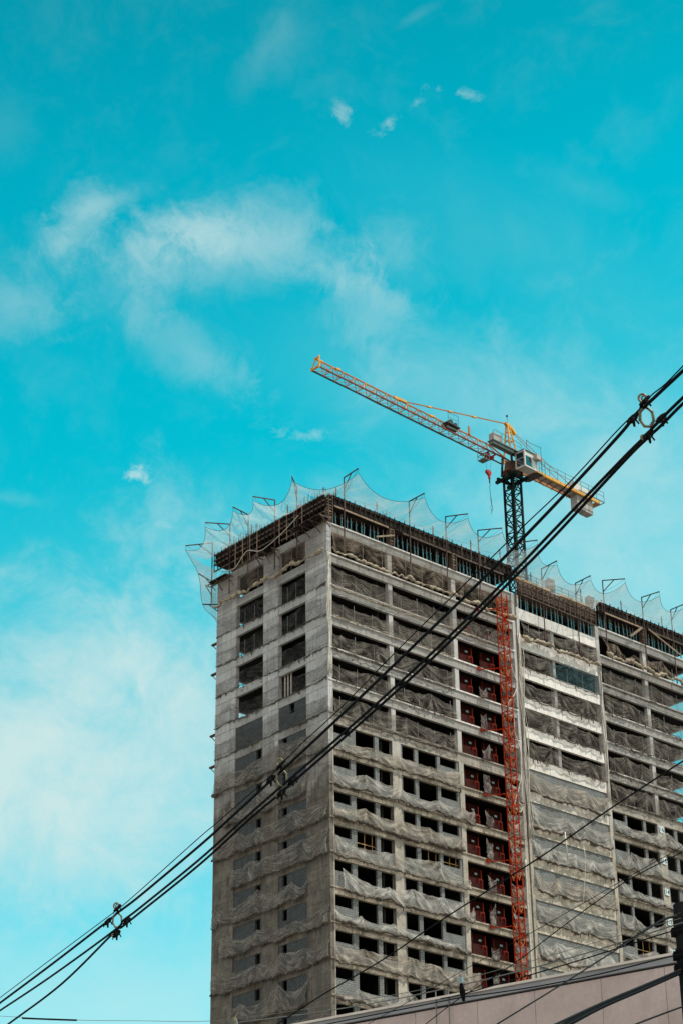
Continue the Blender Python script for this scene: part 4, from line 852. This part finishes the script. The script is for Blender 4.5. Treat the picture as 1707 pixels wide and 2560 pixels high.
# jib: two bottom chords, one top chord
JB = 18.55; JH = 1.12; JW = 0.52; L0, L1 = -1.0, -28.1
rise = lambda l: 0.0
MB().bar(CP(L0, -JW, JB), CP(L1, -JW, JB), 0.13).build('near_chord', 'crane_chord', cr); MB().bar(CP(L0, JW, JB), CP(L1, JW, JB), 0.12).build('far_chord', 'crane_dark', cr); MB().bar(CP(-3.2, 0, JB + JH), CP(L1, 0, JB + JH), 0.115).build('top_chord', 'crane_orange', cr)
MB().bar(CP(-0.9, 0, JB + 0.5), CP(-3.2, 0, JB + JH), 0.13).build('top_chord', 'crane_orange', cr)
np_ = 17; pl_ = (L1 + 3.0) / np_
for i in range(np_):
    l0 = -3.0 + i * pl_; l1 = l0 + pl_; lm = (l0 + l1) / 2; s = MB()
    for sy in (-1, 1): s.bar(CP(l0, sy * JW, JB), CP(lm, 0, JB + JH), 0.062); s.bar(CP(lm, 0, JB + JH), CP(l1, sy * JW, JB), 0.062)
    s.bar(CP(l0, -JW, JB), CP(l0, JW, JB), 0.06); s.bar(CP(l0, -JW, JB), CP(l1, JW, JB), 0.045); 
    s.build('jib_lacing', 'crane_lace' if i % 4 else 'crane_yellow', cr)
s = MB(); s.bar(CP(L1 - 0.05, -JW, JB - 0.12), CP(L1 - 0.05, -JW, JB + JH + 0.15), 0.12); s.bar(CP(L1 - 0.05, JW, JB - 0.12), CP(L1 - 0.05, JW, JB + 0.3), 0.12); s.bar(CP(L1 - 0.05, -JW, JB), CP(L1 - 0.05, JW, JB), 0.14); s.bar(CP(L1, -JW, JB + JH), CP(L1, 0.1, JB + JH), 0.12); s.bar(CP(L1 - 0.05, JW, JB), CP(L1 - 0.05, -0.1, JB + JH), 0.1); s.bar(CP(L1 - 0.1, 0, JB + JH), CP(L1 + 0.9, 0, JB + JH + 0.02), 0.2, 0.15); s.build('jib_end', 'crane_yellow', cr)
PM = CP(-17.3, 0, JB + JH + 0.05)
s = MB(); s.bar(PM + ax * -0.1, PM + ax * 1.6 + up * 0.12, 0.2, 0.26); s.build('pendant_anchor', 'crane_yellow', cr); MB().bar(CP(-25.4, 0, JB + JH), CP(-24.9, 0, JB + JH + 0.08), 0.22).build('chord_joint', 'crane_yellow', cr); MB().bar(CP(-12.3, 0, JB + JH), CP(-11.6, 0, JB + JH + 0.08), 0.2).build('chord_joint', 'crane_yellow', cr)
s = MB(); a_ = PM + ax * 1.6 + up * 0.15
for dy in (-0.07, 0.07): s.bar(a_ + ay * dy, PK + ay * dy - ax * 0.3, 0.05)
s.build('jib_pendant', 'crane_orange', cr)
s = MB()
for f in (0.22, 0.42, 0.66): q = a_.lerp(PK, f); s.bar(q - ax * 0.28 - up * 0.05, q + ax * 0.28 + up * 0.08, 0.2, 0.14)
s.build('pendant_link', 'crane_yellow', cr)
# trolley rope under the jib
s = MB(); s.tube(catenary(CP(-3.6, 0.3, JB - 0.1), CP(L1 + 0.3, 0.3, JB - 0.05), 0.28, 14), 0.016, 4); s.build('trolley_rope', 'crane_dark', cr)
# winch half way out on the jib with its rail
s = MB(); s.bar(CP(-10.6, -0.55, JB + 0.75), CP(-8.6, -0.55, JB + 0.75), 0.5, 0.09); s.tube([CP(-9.9, -0.75, JB + 1.0), CP(-9.9, 0.4, JB + 1.0)], 0.30, 10); s.tube([CP(-9.2, -0.75, JB + 0.95), CP(-9.2, 0.2, JB + 0.95)], 0.22, 10); s.bar(CP(-10.5, -0.5, JB + 0.3), CP(-9.0, -0.5, JB + 0.4), 0.35, 0.3); s.build('trolley_winch', 'crane_dark', cr)
s = MB(); rail_ = [CP(-10.4, -0.8, JB + 0.8), CP(-10.4, -0.8, JB + 1.9), CP(-8.9, -0.8, JB + 2.0), CP(-8.9, -0.8, JB + 0.85)]
for p, q in zip(rail_, rail_[1:]): s.bar(p, q, 0.04)
s.bar(CP(-10.4, -0.8, JB + 1.35), CP(-8.9, -0.8, JB + 1.4), 0.03); s.build('winch_rail', 'crane_grey', cr)
MB().bar(CP(-6.5, -0.1, JB + JH), CP(-6.5, -0.1, JB + JH + 0.95), 0.09, 0.26).build('signal_board', 'crane_orange', cr)
# machinery deck at the jib root
s = MB(); s.bar(CP(-4.3, -1.0, JB + 0.92), CP(0.1, -1.0, JB + 0.92), 0.85, 0.10); s.bar(CP(-4.2, -1.0, JB + 0.7), CP(-1.0, -1.0, JB + 0.7), 0.6, 0.3); s.build('machinery_deck', 'crane_grey', cr)
s = MB(); s.box(CP(-3.9, 0, 0).x, CP(-2.7, 0, 0).x, CP(0, -1.25, 0).y - .15, CP(0, -0.55, 0).y - .15, ZO + JB + 0.98, ZO + JB + 1.95); s.box(CP(-3.6, 0, 0).x, CP(-3.3, 0, 0).x, CP(0, -1.1, 0).y, CP(0, -0.7, 0).y, ZO + JB + 1.952, ZO + JB + 2.2); s.build('electrical_cabinet', 'ballast', cr)
s = MB(); rr_ = [CP(-4.25, -1.4, JB + 0.97), CP(-4.25, -1.4, JB + 2.0), CP(-3.9, -1.4, JB + 2.15), CP(-0.3, -1.4, JB + 2.0), CP(0.1, -1.4, JB + 1.9), CP(0.1, -1.4, JB + 0.97)]
for p, q in zip(rr_, rr_[1:]): s.bar(p, q, 0.042)
s.bar(CP(-4.25, -1.4, JB + 1.5), CP(0.1, -1.4, JB + 1.5), 0.03)
for l in (-2.9, -1.6): s.bar(CP(l, -1.4, JB + .97), CP(l, -1.4, JB + 2.1), 0.035)
s.build('deck_rail', 'crane_grey', cr)
# trolley, basket, hook
s = MB(); s.bar(CP(-4.1, -0.6, JB - 0.14), CP(-4.1, 0.6, JB - 0.14), 0.12); s.bar(CP(-3.1, -0.6, JB - 0.14), CP(-3.1, 0.6, JB - 0.14), 0.12); s.bar(CP(-4.1, -0.5, JB - 0.2), CP(-3.1, 0.4, JB - 0.2), 0.16); s.tube([CP(-3.8, -0.3, JB - 0.3), CP(-3.8, 0.3, JB - 0.3)], 0.2, 10); s.tube([CP(-3.2, -0.3, JB - 0.35), CP(-3.2, 0.3, JB - 0.35)], 0.2, 10); s.build('trolley', 'hook_red', cr)
s = MB(); bz = JB - 1.35; bx0, bx1, by0, by1 = -5.1, -4.35, -0.75, 0.15
for (l, t_) in ((bx0, by0), (bx1, by0), (bx1, by1), (bx0, by1)): s.bar(CP(l, t_, bz), CP(l, t_, JB - 0.05), 0.04)
for z_ in (bz, bz + 0.5): 
    q = [CP(bx0, by0, z_), CP(bx1, by0, z_), CP(bx1, by1, z_), CP(bx0, by1, z_)]
    for i in range(4): s.bar(q[i], q[(i + 1) % 4], 0.045)
s.bar(CP(bx0, (by0 + by1) / 2, bz), CP(bx1, (by0 + by1) / 2, bz), by1 - by0 - 0.05, 0.02); s.build('maintenance_basket', 'crane_grey', cr)
s = MB(); hk = CP(-3.65, 0, 0); hz_ = ZO + JB - 2.55
s.tube([CP(-4.05, 0, JB - 0.3), Vector((hk.x - 0.3, hk.y, hz_ + 0.5))], 0.016, 4); s.tube([CP(-3.15, 0, JB - 0.3), Vector((hk.x + 0.25, hk.y, hz_ + 0.5))], 0.016, 4); s.build('hoist_rope', 'crane_dark', cr)
s = MB(); s.tube([(hk.x, hk.y - 0.12, hz_ + 0.25), (hk.x, hk.y + 0.12, hz_ + 0.25)], 0.30, 12); s.tube([(hk.x - .2, hk.y - 0.15, hz_ + 0.35), (hk.x - .2, hk.y + 0.15, hz_ + 0.35)], 0.22, 12); s.bar((hk.x, hk.y, hz_ + 0.1), (hk.x + 0.05, hk.y, hz_ - 0.4), 0.2, 0.18); hb_ = s.build('hook_block', 'hook_red', cr)
s = MB(); s.tube([(hk.x + .05, hk.y, hz_ - 0.4), (hk.x + .05, hk.y, hz_ - 0.9)], 0.07, 6); s.tube(spline([(hk.x + .05, hk.y, hz_ - 0.9), (hk.x + .12, hk.y, hz_ - 1.1), (hk.x + .02, hk.y, hz_ - 1.3), (hk.x + .08, hk.y, hz_ - 2.3), (hk.x + .12, hk.y, hz_ - 3.2), (hk.x + .3, hk.y, hz_ - 3.6), (hk.x + .18, hk.y, hz_ - 4.1), (hk.x - .02, hk.y, hz_ - 4.5)], 4), 0.028, 5); s.tube(spline([(hk.x + .08, hk.y, hz_ - 2.3), (hk.x + .2, hk.y, hz_ - 3.1), (hk.x + .02, hk.y, hz_ - 3.7), (hk.x + .15, hk.y, hz_ - 4.2)], 4), 0.02, 5); s.build('lifting_chain', 'crane_dark', hb_); 
# cab on the street side right of the mast
def CB(l, t_, z): return CP(l, t_, z)
cl0, cl1, ct0, ct1, cz0, cz1 = -0.42, 1.45, -2.2, -1.02, 17.5, 19.35
cabn = MB()
def obox(s, l0, l1, t0, t1, z0, z1):
    v = [CP(l, t_, z_) for z_ in (z0, z1) for (l, t_) in ((l0, t0), (l1, t0), (l1, t1), (l0, t1))]
    return s.add(v, [(0, 3, 2, 1), (4, 5, 6, 7), (0, 1, 5, 4), (1, 2, 6, 5), (2, 3, 7, 6), (3, 0, 4, 7)])
obox(cabn, cl0 + 0.03, cl1, ct0 + 0.03, ct1, cz0 + 0.02, cz1 - 0.02); cab = cabn.build('cab', 'crane_white', cr)
g_ = MB(); obox(g_, cl0 - 0.01, cl0 + 0.02, ct0 + 0.12, ct1 - 0.1, cz0 + 0.15, cz1 - 0.15); g_.build('cab_front_window', 'cab_glass', cab)
g_ = MB(); obox(g_, cl0 + 0.14, cl0 + 1.05, ct0 - 0.01, ct0 + 0.02, cz0 + 0.15, cz1 - 0.55); g_.build('cab_side_window', 'cab_glass', cab)
g_ = MB(); obox(g_, cl0 + 1.2, cl0 + 1.7, ct0 - 0.01, ct0 + 0.02, cz0 + 0.1, cz1 - 0.6); g_.build('cab_door', 'sign_blue', cab)
s = MB()
for (l, t_) in ((cl0, ct0), (cl1, ct0), (cl0, ct1)): obox(s, l - 0.07, l + 0.07, t_ - 0.07, t_ + 0.07, cz0 - 0.02, cz1 + 0.02)
obox(s, cl0 - 0.06, cl1 + 0.06, ct0 - 0.06, ct0 + 0.1, cz0 - 0.06, cz0 + 0.1); obox(s, cl0 - 0.06, cl0 + 0.1, ct0 - 0.05, ct1, cz0 - 0.055, cz0 + 0.1); obox(s, cl0 - 0.06, cl0 + 0.1, ct0 - 0.05, ct1, cz1 - 0.12, cz1 + 0.03); obox(s, cl0 - 0.04, cl0 + 0.0, ct0, ct1, cz0 + 1.0, cz0 + 1.05); s.build('cab_frame', 'crane_white', cab)
s = MB(); obox(s, cl0 - 0.1, cl1 + 0.1, ct0 - 0.08, ct1 + 0.1, cz1 + 0.035, cz1 + 0.10); s.build('cab_roof', 'crane_grey', cab)
s = MB(); obox(s, cl1 - 0.55, cl1 + 0.1, ct0 - 0.55, ct0 - 0.08, cz1 - 0.75, cz1 - 0.2); s.build('air_conditioner', 'ballast', cab)
s = MB(); obox(s, cl1 + 0.08, cl1 + 1.1, ct0 + 0.05, ct1 + 0.9, cz0 - 0.1, cz0 - 0.03); s.build('cab_step', 'crane_dark', cab)
s = MB(); rr_ = [CP(cl0 + 0.1, ct0 - 0.3, cz1 + 0.1), CP(cl0 + 0.1, ct0 - 0.3, cz1 + 1.1), CP(cl0 + 1.2, ct0 + 0.2, cz1 + 1.35), CP(cl0 + 2.6, ct0 - 0.2, cz1 + 1.1), CP(cl1 + 0.6, ct0 - 0.2, cz1 + 1.05), CP(cl1 + 0.6, ct0 - 0.2, cz0 - 0.1)]
for p, q in zip(rr_, rr_[1:]): s.bar(p, q, 0.045)
for z_ in (17.9, 18.5, 19.1): s.bar(CP(cl1 + 0.15, ct0 - 0.2, z_), CP(cl1 + 1.1, ct0 - 0.2, z_), 0.035)
s.bar(CP(cl1 + 0.15, ct0 - 0.2, 17.4), CP(cl1 + 0.15, ct0 - 0.2, 19.2), 0.045); s.bar(CP(cl1 + 1.1, ct0 - 0.2, 17.4), CP(cl1 + 1.1, ct0 - 0.2, 18.9), 0.045); s.build('cab_rail', 'crane_grey', cr)
# counter jib
CJ = 18.78; CL = 13.6
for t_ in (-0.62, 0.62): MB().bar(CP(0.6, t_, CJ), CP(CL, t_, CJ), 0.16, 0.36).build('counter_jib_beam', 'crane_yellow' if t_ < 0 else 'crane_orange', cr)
s = MB(); s.bar(CP(1.0, 0, CJ - 0.02), CP(CL - 1.0, 0, CJ - 0.02), 0.86, 0.04); s.build('walkway', 'ballast', cr)
s = MB()
for i in range(13): l = 1.2 + i; s.bar(CP(l, -0.54, CJ - 0.1), CP(l, 0.54, CJ - 0.1), 0.07); 
for i in range(6): l = 1.2 + 2 * i; s.bar(CP(l, -0.54, CJ - 0.1), CP(l + 2, 0.54, CJ - 0.1), 0.05)
s.bar(CP(CL, -0.66, CJ), CP(CL, 0.66, CJ), 0.2, 0.34); s.build('cross_members', 'crane_orange', cr)
s = MB()
for t_ in (-1.1, 0.95):
    for z_ in (0.65, 1.15): s.bar(CP(3.6, t_, CJ + z_), CP(CL + 0.3, t_, CJ + z_), 0.035)
    for i in range(9): l = 3.6 + i * (CL + 0.3 - 3.6) / 8; s.bar(CP(l, t_, CJ - 0.1), CP(l, t_, CJ + 1.15), 0.04)
s.bar(CP(CL + 0.3, -1.1, CJ - 0.1), CP(CL + 0.3, 0.95, CJ - 0.1), 0.07); s.bar(CP(9.6, -1.1, CJ - 0.05), CP(CL + 0.3, -1.1, CJ - 0.05), 0.08); s.build('counter_jib_rail', 'crane_grey', cr)
for i in range(4):
    s = MB(); l = 10.1 + i * 0.66; obox(s, l, l + 0.62, -0.42, 0.5, CJ - (1.75 if i != 1 else 1.68), CJ + 0.16); s.build('counterweight', 'ballast', cr)
s = MB(); obox(s, 9.7, 10.9, -0.4, 0.5, CJ + 0.21, CJ + 1.35); obox(s, 10.95, 12.7, -0.45, 0.5, CJ + 0.21, CJ + 1.05); s.build('hoist_winch', 'crane_white', cr)
s = MB()
for dy in (-0.5, 0.5): s.bar(PK + ax * 1.1 - up * 0.7 + ay * dy * 0.2, CP(9.9 if dy < 0 else 10.6, dy, CJ + 0.2), 0.05)
s.build('counter_pendant', 'crane_orange', cr)
s = MB(); q0 = PK + ax * 1.1 - up * 0.7; q1 = CP(10.2, 0, CJ + 0.2)
for f in (0.36, 0.42): q = q0.lerp(q1, f); s.bar(q - ax * 0.2 + up * 0.12, q + ax * 0.25 - up * 0.14, 0.26, 0.14)
s.build('pendant_link', 'crane_yellow', cr)
# ------------------------------------------------------------------ low building in front
ZW = 9.9
A_ = onz(1740, 2375, ZW); B_ = onz(640, 2581, ZW); dW = (B_ - A_).normalized(); nW = Vector((-dW.y, dW.x, 0))
if nW.dot(CAM - A_) < 0: nW = -nW
A_ = A_ - dW * 8; Lw = (B_ - A_).length + 25
lbld = thing('low_building', 'low pinkish grey rendered building with a metal edged roof at the bottom right', 'building', (A_.x, A_.y, 0))
def wbox(s, l0, l1, n0, n1, z0, z1):
    v = [A_ + dW * l + nW * n_ + up * (z_ - ZW) for z_ in (z0, z1) for (l, n_) in ((l0, n0), (l1, n0), (l1, n1), (l0, n1))]
    return s.add(v, [(0, 3, 2, 1), (4, 5, 6, 7), (0, 1, 5, 4), (1, 2, 6, 5), (2, 3, 7, 6), (3, 0, 4, 7)])
jl = [((onz(px, py, ZW) - A_).dot(dW)) for px, py in ((1657, 2391), (1498, 2420), (1335, 2452), (1190, 2478), (1037, 2507))]
edges = [0] + sorted(jl) + [Lw]
s = MB()
for a, c_ in zip(edges[:-1], edges[1:]): wbox(s, a + 0.004, c_ - 0.004, -0.3, 0.0, 0.02, ZW - 0.16)
s.build('wall', 'stucco', lbld)
s = MB(); wbox(s, 0, Lw, -0.28, -0.012, 0.02, ZW - 0.16); wbox(s, 0, Lw, -9.0, -0.3, 0.02, ZW - 0.3); s.build('roof_block', 'flashing', lbld)
s = MB(); wbox(s, -0.02, Lw, -0.34, 0.035, ZW - 0.13, ZW - 0.03); s.build('metal_flashing', 'flashing', lbld)
s = MB(); wbox(s, -0.03, Lw + 0.01, -0.36, 0.07, ZW - 0.028, ZW + 0.01); s.build('coping', 'coping_white', lbld)
# crack patched with mortar
pts = []
d0 = (onz(1520, 2415, ZW) - A_).dot(dW)
for i in range(30):
    l = d0 - i * 0.16; zc_ = ZW - 1.40 - 0.012 * i + 0.03 * math.sin(i * 1.9) + 0.02 * math.sin(i * 4.3); pts.append(A_ + dW * l + nW * 0.006 + up * (zc_ - ZW))
s = MB().tube(pts, 0.012, 4); s.tube([p + up * (-0.045 + 0.015 * math.sin(i)) for i, p in enumerate(pts[:24])], 0.008, 4); s.build('patched_crack', 'flashing', lbld)
# grey rectangle and two thin lines at the wall, below the cable clamp
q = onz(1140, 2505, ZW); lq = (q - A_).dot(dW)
hp = thing('wall_rectangle', 'small grey plate under two thin lines on the low building wall', 'rectangle', (q.x, q.y, ZW - 1.6))
s = MB(); wbox(s, lq - 0.16, lq + 0.16, 0.02, 0.05, ZW - 1.05, ZW - 0.52); s.build('rectangle', 'flashing', hp)
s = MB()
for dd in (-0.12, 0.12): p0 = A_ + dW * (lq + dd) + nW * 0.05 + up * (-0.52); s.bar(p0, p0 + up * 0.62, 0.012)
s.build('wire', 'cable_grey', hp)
# ------------------------------------------------------------------ utility pole
PP = at(1716, 2262, 25.0); 
po = thing('utility_pole', 'black silhouetted utility pole at the right edge of the photo', 'pole', (PP.x, PP.y, 0))
s = MB(); s.tube([(PP.x, PP.y, 0.01), (PP.x, PP.y, PP.z)], [0.205, 0.165], 20); s.build('shaft', 'pole_black', po, True)
for (py, hw_) in ((2328, 0.175), (2384, 0.185), (2415, 0.19)):
    q = at(1716, py, 25.0); s = MB(); z = PP.z - (py - 2262) / FPX * 25.0 / math.cos(R(14)); s.tube([(PP.x, PP.y, z - 0.05), (PP.x, PP.y, z + 0.05)], hw_, 16)
    e = Vector((PP.x, PP.y, z)) - _R * 0.215; s.bar(Vector((PP.x, PP.y, z)), e, 0.1, 0.09); s.build('steel_band', 'pole_black', po)
# ------------------------------------------------------------------ overhead cables
def cab_line(pts, r_, mtl, label, name='power_cable', cat='cable', grp=None, per=8):
    P_ = []
    for (px, py, dd) in pts: P_.append(at(px, py, dd))
    o = MB().tube(spline(P_, per), r_, 8).build(name, mtl, None, True); tag(o, label, cat, grp); return o
def dm(px): return 1.0 / (0.0334 + 1.5e-5 * px)
def main_line(pts, r_, label, mtl='cable_black', dx=0.0):
    return cab_line([(x, y, dm(x) + dx) for x, y in pts], r_, mtl, label, grp='overhead cables')
main_line([(1800, 823), (1707, 914), (1662, 960), (1625, 990), (1590, 1030), (1544, 1074), (1426, 1202), (1305, 1318), (1171, 1450), (1010, 1608), (850, 1771), (760, 1854), (706, 1908), (690, 1927), (551, 2050), (500, 2093), (350, 2227), (301, 2269), (268, 2294), (130, 2397), (0, 2495), (-120, 2586)], 0.0058, 'thin uppermost messenger wire of the long cable bundle')
main_line([(1800, 838), (1707, 926), (1628, 1000), (1583, 1043), (1550, 1084), (1433, 1212), (1321, 1330), (1203, 1450), (1030, 1618), (850, 1791), (701, 1930), (571, 2050), (500, 2114), (350, 2240), (296, 2281), (270, 2303), (130, 2411), (0, 2508), (-120, 2598)], 0.0150, 'thick upper black cable of the long bundle')
main_line([(1800, 908), (1707, 993), (1646, 1053), (1604, 1098), (1550, 1152), (1369, 1340), (1267, 1446), (1060, 1650), (850, 1840), (722, 1950), (608, 2050), (500, 2148), (350, 2270), (308, 2302), (288, 2325), (130, 2440), (0, 2527), (-120, 2606)], 0.0138, 'middle thick black cable of the long bundle')
main_line([(1800, 926), (1707, 1008), (1653, 1062), (1614, 1098), (1559, 1153), (1378, 1348), (1275, 1453), (1070, 1655), (850, 1853), (700, 1984), (622, 2050), (500, 2161), (350, 2282), (305, 2318), (285, 2332), (156, 2459), (22, 2560), (-80, 2634)], 0.0138, 'lowest thick black cable of the long bundle, splitting away at the far left', dx=0.12)
cab_line([(1800, 1846, 20), (1707, 1902, 20.5), (1512, 2030, 21.5), (1350, 2142, 22.3), (1098, 2303, 24), (958, 2398, 25), (800, 2491, 26.2), (694, 2560, 27), (560, 2640, 28)], 0.0085, 'cable_black', 'single black cable slanting across the hoist bay to the lower left', grp='overhead cables')
cab_line([(1800, 2050, 24), (1707, 2114, 24.5), (1551, 2203, 25.4), (1448, 2263, 26), (1303, 2345, 27), (1171, 2418, 28), (1028, 2500, 29), (919, 2560, 30)], 0.0042, 'cable_black', 'upper thin dark cable slanting over the stair block to the lower left', grp='overhead cables')
cab_line([(1800, 2068, 23), (1707, 2128, 23.5), (1558, 2207, 24.3), (1399, 2321, 25.3), (1274, 2416, 26.2), (1150, 2494, 27.2), (1063, 2560, 28)], 0.0062, 'cable_black', 'lower of the two dark cables slanting over the stair block', grp='overhead cables')
cab_line([(1760, 2297, 24.6), (1707, 2306, 24.6), (1594, 2342, 25.2), (1470, 2381, 26), (1328, 2420, 27), (1150, 2463, 28.6), (975, 2500, 30), (800, 2530, 31.5), (710, 2542, 32.4), (592, 2557, 33.5)], 0.0085, 'cable_grey', 'greyish cable from the pole crossing low over the tower to the corner', grp='overhead cables')
cab_line([(1700, 2296, 24.7), (1637, 2313, 25), (1500, 2352, 26), (1328, 2402, 27.2), (1150, 2450, 28.8), (1028, 2479, 29.8), (800, 2517, 31.7), (640, 2541, 33), (510, 2553, 34), (350, 2552, 35.5), (190, 2550, 37), (0, 2540, 39), (-60, 2536, 40)], 0.0042, 'cable_grey', 'thin faint wire running the whole width low in the photo', grp='overhead cables')
cab_line([(192, 2550.5, 36.9), (120, 2548, 37.7), (57, 2545.5, 38.3)], 0.016, 'cable_black', 'short black sleeve on the thin wire at the lower left', name='cable_sleeve', cat='sleeve')
cab_line([(1760, 2316, 24.4), (1683, 2327, 24.7), (1558, 2366, 25.4), (1440, 2403, 26), (1328, 2436, 27), (1160, 2484, 28.4), (1100, 2497, 29)], 0.0085, 'cable_black', 'second dark cable from the pole ending at the clamp', grp='overhead cables')
cab_line([(1760, 2375, 24.4), (1683, 2389, 24.7), (1498, 2435, 26), (1335, 2467, 27.2), (1196, 2488, 28.4), (1150, 2494, 28.8), (1045, 2515, 29.8), (888, 2546, 31), (790, 2566, 32)], 0.0085, 'cable_black', 'black cable running just under the low building coping', grp='overhead cables')
cab_line([(1700, 2282, 24.7), (1640, 2309, 24.3), (1541, 2373, 23.3), (1406, 2459, 22), (1242, 2560, 20.5), (1120, 2636, 19.5)], 0.0080, 'cable_black', 'dark cable falling steeply from the pole across the low building', grp='overhead cables')
cab_line([(1690, 2290, 24.6), (1655, 2300, 24.4), (1600, 2333, 24.1), (1540, 2372, 24.0)], 0.014, 'cable_black', 'short thick black tail of cable at the head of the pole', grp='overhead cables')
for i, (o1, r1) in enumerate(((0, 0.013), (4.5, 0.010), (9, 0.013), (13, 0.008))):
    cab_line([(1725, 2412 + o1, 24.7), (1690, 2429 + o1 * .8, 24.5), (1612, 2462 + o1 * 0.9, 23.4), (1505, 2507 + o1, 22), (1399, 2556 + o1 * 1.6, 20.7), (1300, 2602 + o1 * 2, 19.5)], r1, 'cable_black', 'black cable in the heavy bundle at the lower right, %s strand' % ['top', 'second', 'third', 'bottom'][i], grp='strands of the heavy bundle')
cab_line([(1740, 2505, 23), (1707, 2516, 22.8), (1647, 2538, 22.3), (1587, 2561, 21.8), (1500, 2598, 21)], 0.0095, 'cable_black', 'lowest right black cable crossing the bottom corner', grp='overhead cables')
# spacers that hold the bundle apart
def spacer(px, py, label, first=None):
    dd = dm(px); c = at(px, py, dd)
    if first is not None:
        o = dup(first, c, label); return o
    r_ = thing('cable_spacer', label, 'spacer', c, 'spacers on the cable bundle')
    rt = _R; u_ = Vector((0, 0, 1)); f_ = _F
    k = dd / FPX * 1.0
    def q(x, y, d=0.0): return c + rt * (x * k) + u_ * (-y * k * 1.13) + f_ * d
    ring = [q(0, -27), q(-15, -13), q(-17, 8), q(-7, 24), q(7, 25), q(17, 10), q(15, -12), q(0, -27)]
    s = MB()
    for i in range(7):
        a_, b_ = ring[i], ring[i + 1]; n = 5; pts = []; rr_ = []
        for j in range(n * 2 + 1): pts.append(a_.lerp(b_, j / (n * 2))); rr_.append(0.006 if j % 2 else 0.016)
        s.tube(pts, rr_, 8)
    s.build('insulator_ring', 'insulator', r_, True)
    for (x0, y0, sc0) in ((-35, 5, 1.05), (36, 5, 1.05), (0, 47, 1.15), (-1, -40, 0.7)):
        s = MB(); s.tube([q(x0 - 12, y0 + 11), q(x0 - 5, y0 + 4), q(x0 + 5, y0 - 5), q(x0 + 12, y0 - 12)], [0.016, 0.028 * sc0, 0.028 * sc0, 0.016], 8)
        s.tube([q(x0, y0, -0.02), q(x0 + 2, y0 + 22, -0.02)], [0.02, 0.010], 6); s.tube([q(x0 - 9, y0 + 6, -0.03), q(x0 - 14, y0 + 20, -0.02)], 0.008, 5); s.tube([q(x0 + 8, y0 - 4, 0.03), q(x0 + 16, y0 + 8, 0.03)], 0.008, 5)
        s.build('cable_clamp', 'pole_black', r_, True)
    s = MB(); s.tube(spline([q(-6, -34), q(-15, -44), q(-13, -54), q(-4, -58), q(3, -52), q(0, -44)], 5), 0.010, 8); s.tube(spline([q(0, -34), q(-8, -43), q(-6, -51), q(3, -54), q(9, -48), q(6, -40)], 5), 0.008, 8); s.build('hanger_hook', 'insulator', r_, True)
    s = MB(); s.tube(spline([q(-4, 50), q(-13, 46), q(-19, 51), q(-13, 57), q(-2, 56)], 4), 0.008, 6); s.build('latch_eye', 'insulator', r_, True)
    return r_
s1 = spacer(1615, 1042, 'large ribbed cable spacer against the sky at the upper right')
spacer(704, 1944, 'ribbed cable spacer in front of the narrow side face', s1)
spacer(294, 2300, 'small ribbed cable spacer against the pale sky at the lower left', s1)
# clamp where the two lower cables meet
c0, c1 = at(1149, 2443, 28.5), at(1158, 2503, 28.5)
cl = thing('cable_clamp', 'pale topped cable clamp hanging over the low building coping', 'clamp', c1)
MB().tube([c0, c0.lerp(c1, 0.25)], [0.04, 0.03], 8).build('insulator_cap', 'plate_white', cl); MB().tube([c0.lerp(c1, 0.25), c0.lerp(c1, 0.6), c1], [0.02, 0.042, 0.02], 8).build('clamp_body', 'pole_black', cl)
c0, c1 = at(586, 2543, 33.4), at(588, 2566, 33.4)
cl = thing('cable_clamp', 'pale insulator clamp low on the side face where two wires meet', 'clamp', c1)
MB().tube([c0, c0.lerp(c1, 0.4)], [0.03, 0.05], 8).build('insulator_cap', 'insulator', cl); MB().tube([c0.lerp(c1, 0.4), c1], [0.05, 0.06], 8).build('clamp_body', 'cable_grey', cl)
for o in bpy.data.objects:
    if '_b' in o: del o['_b']
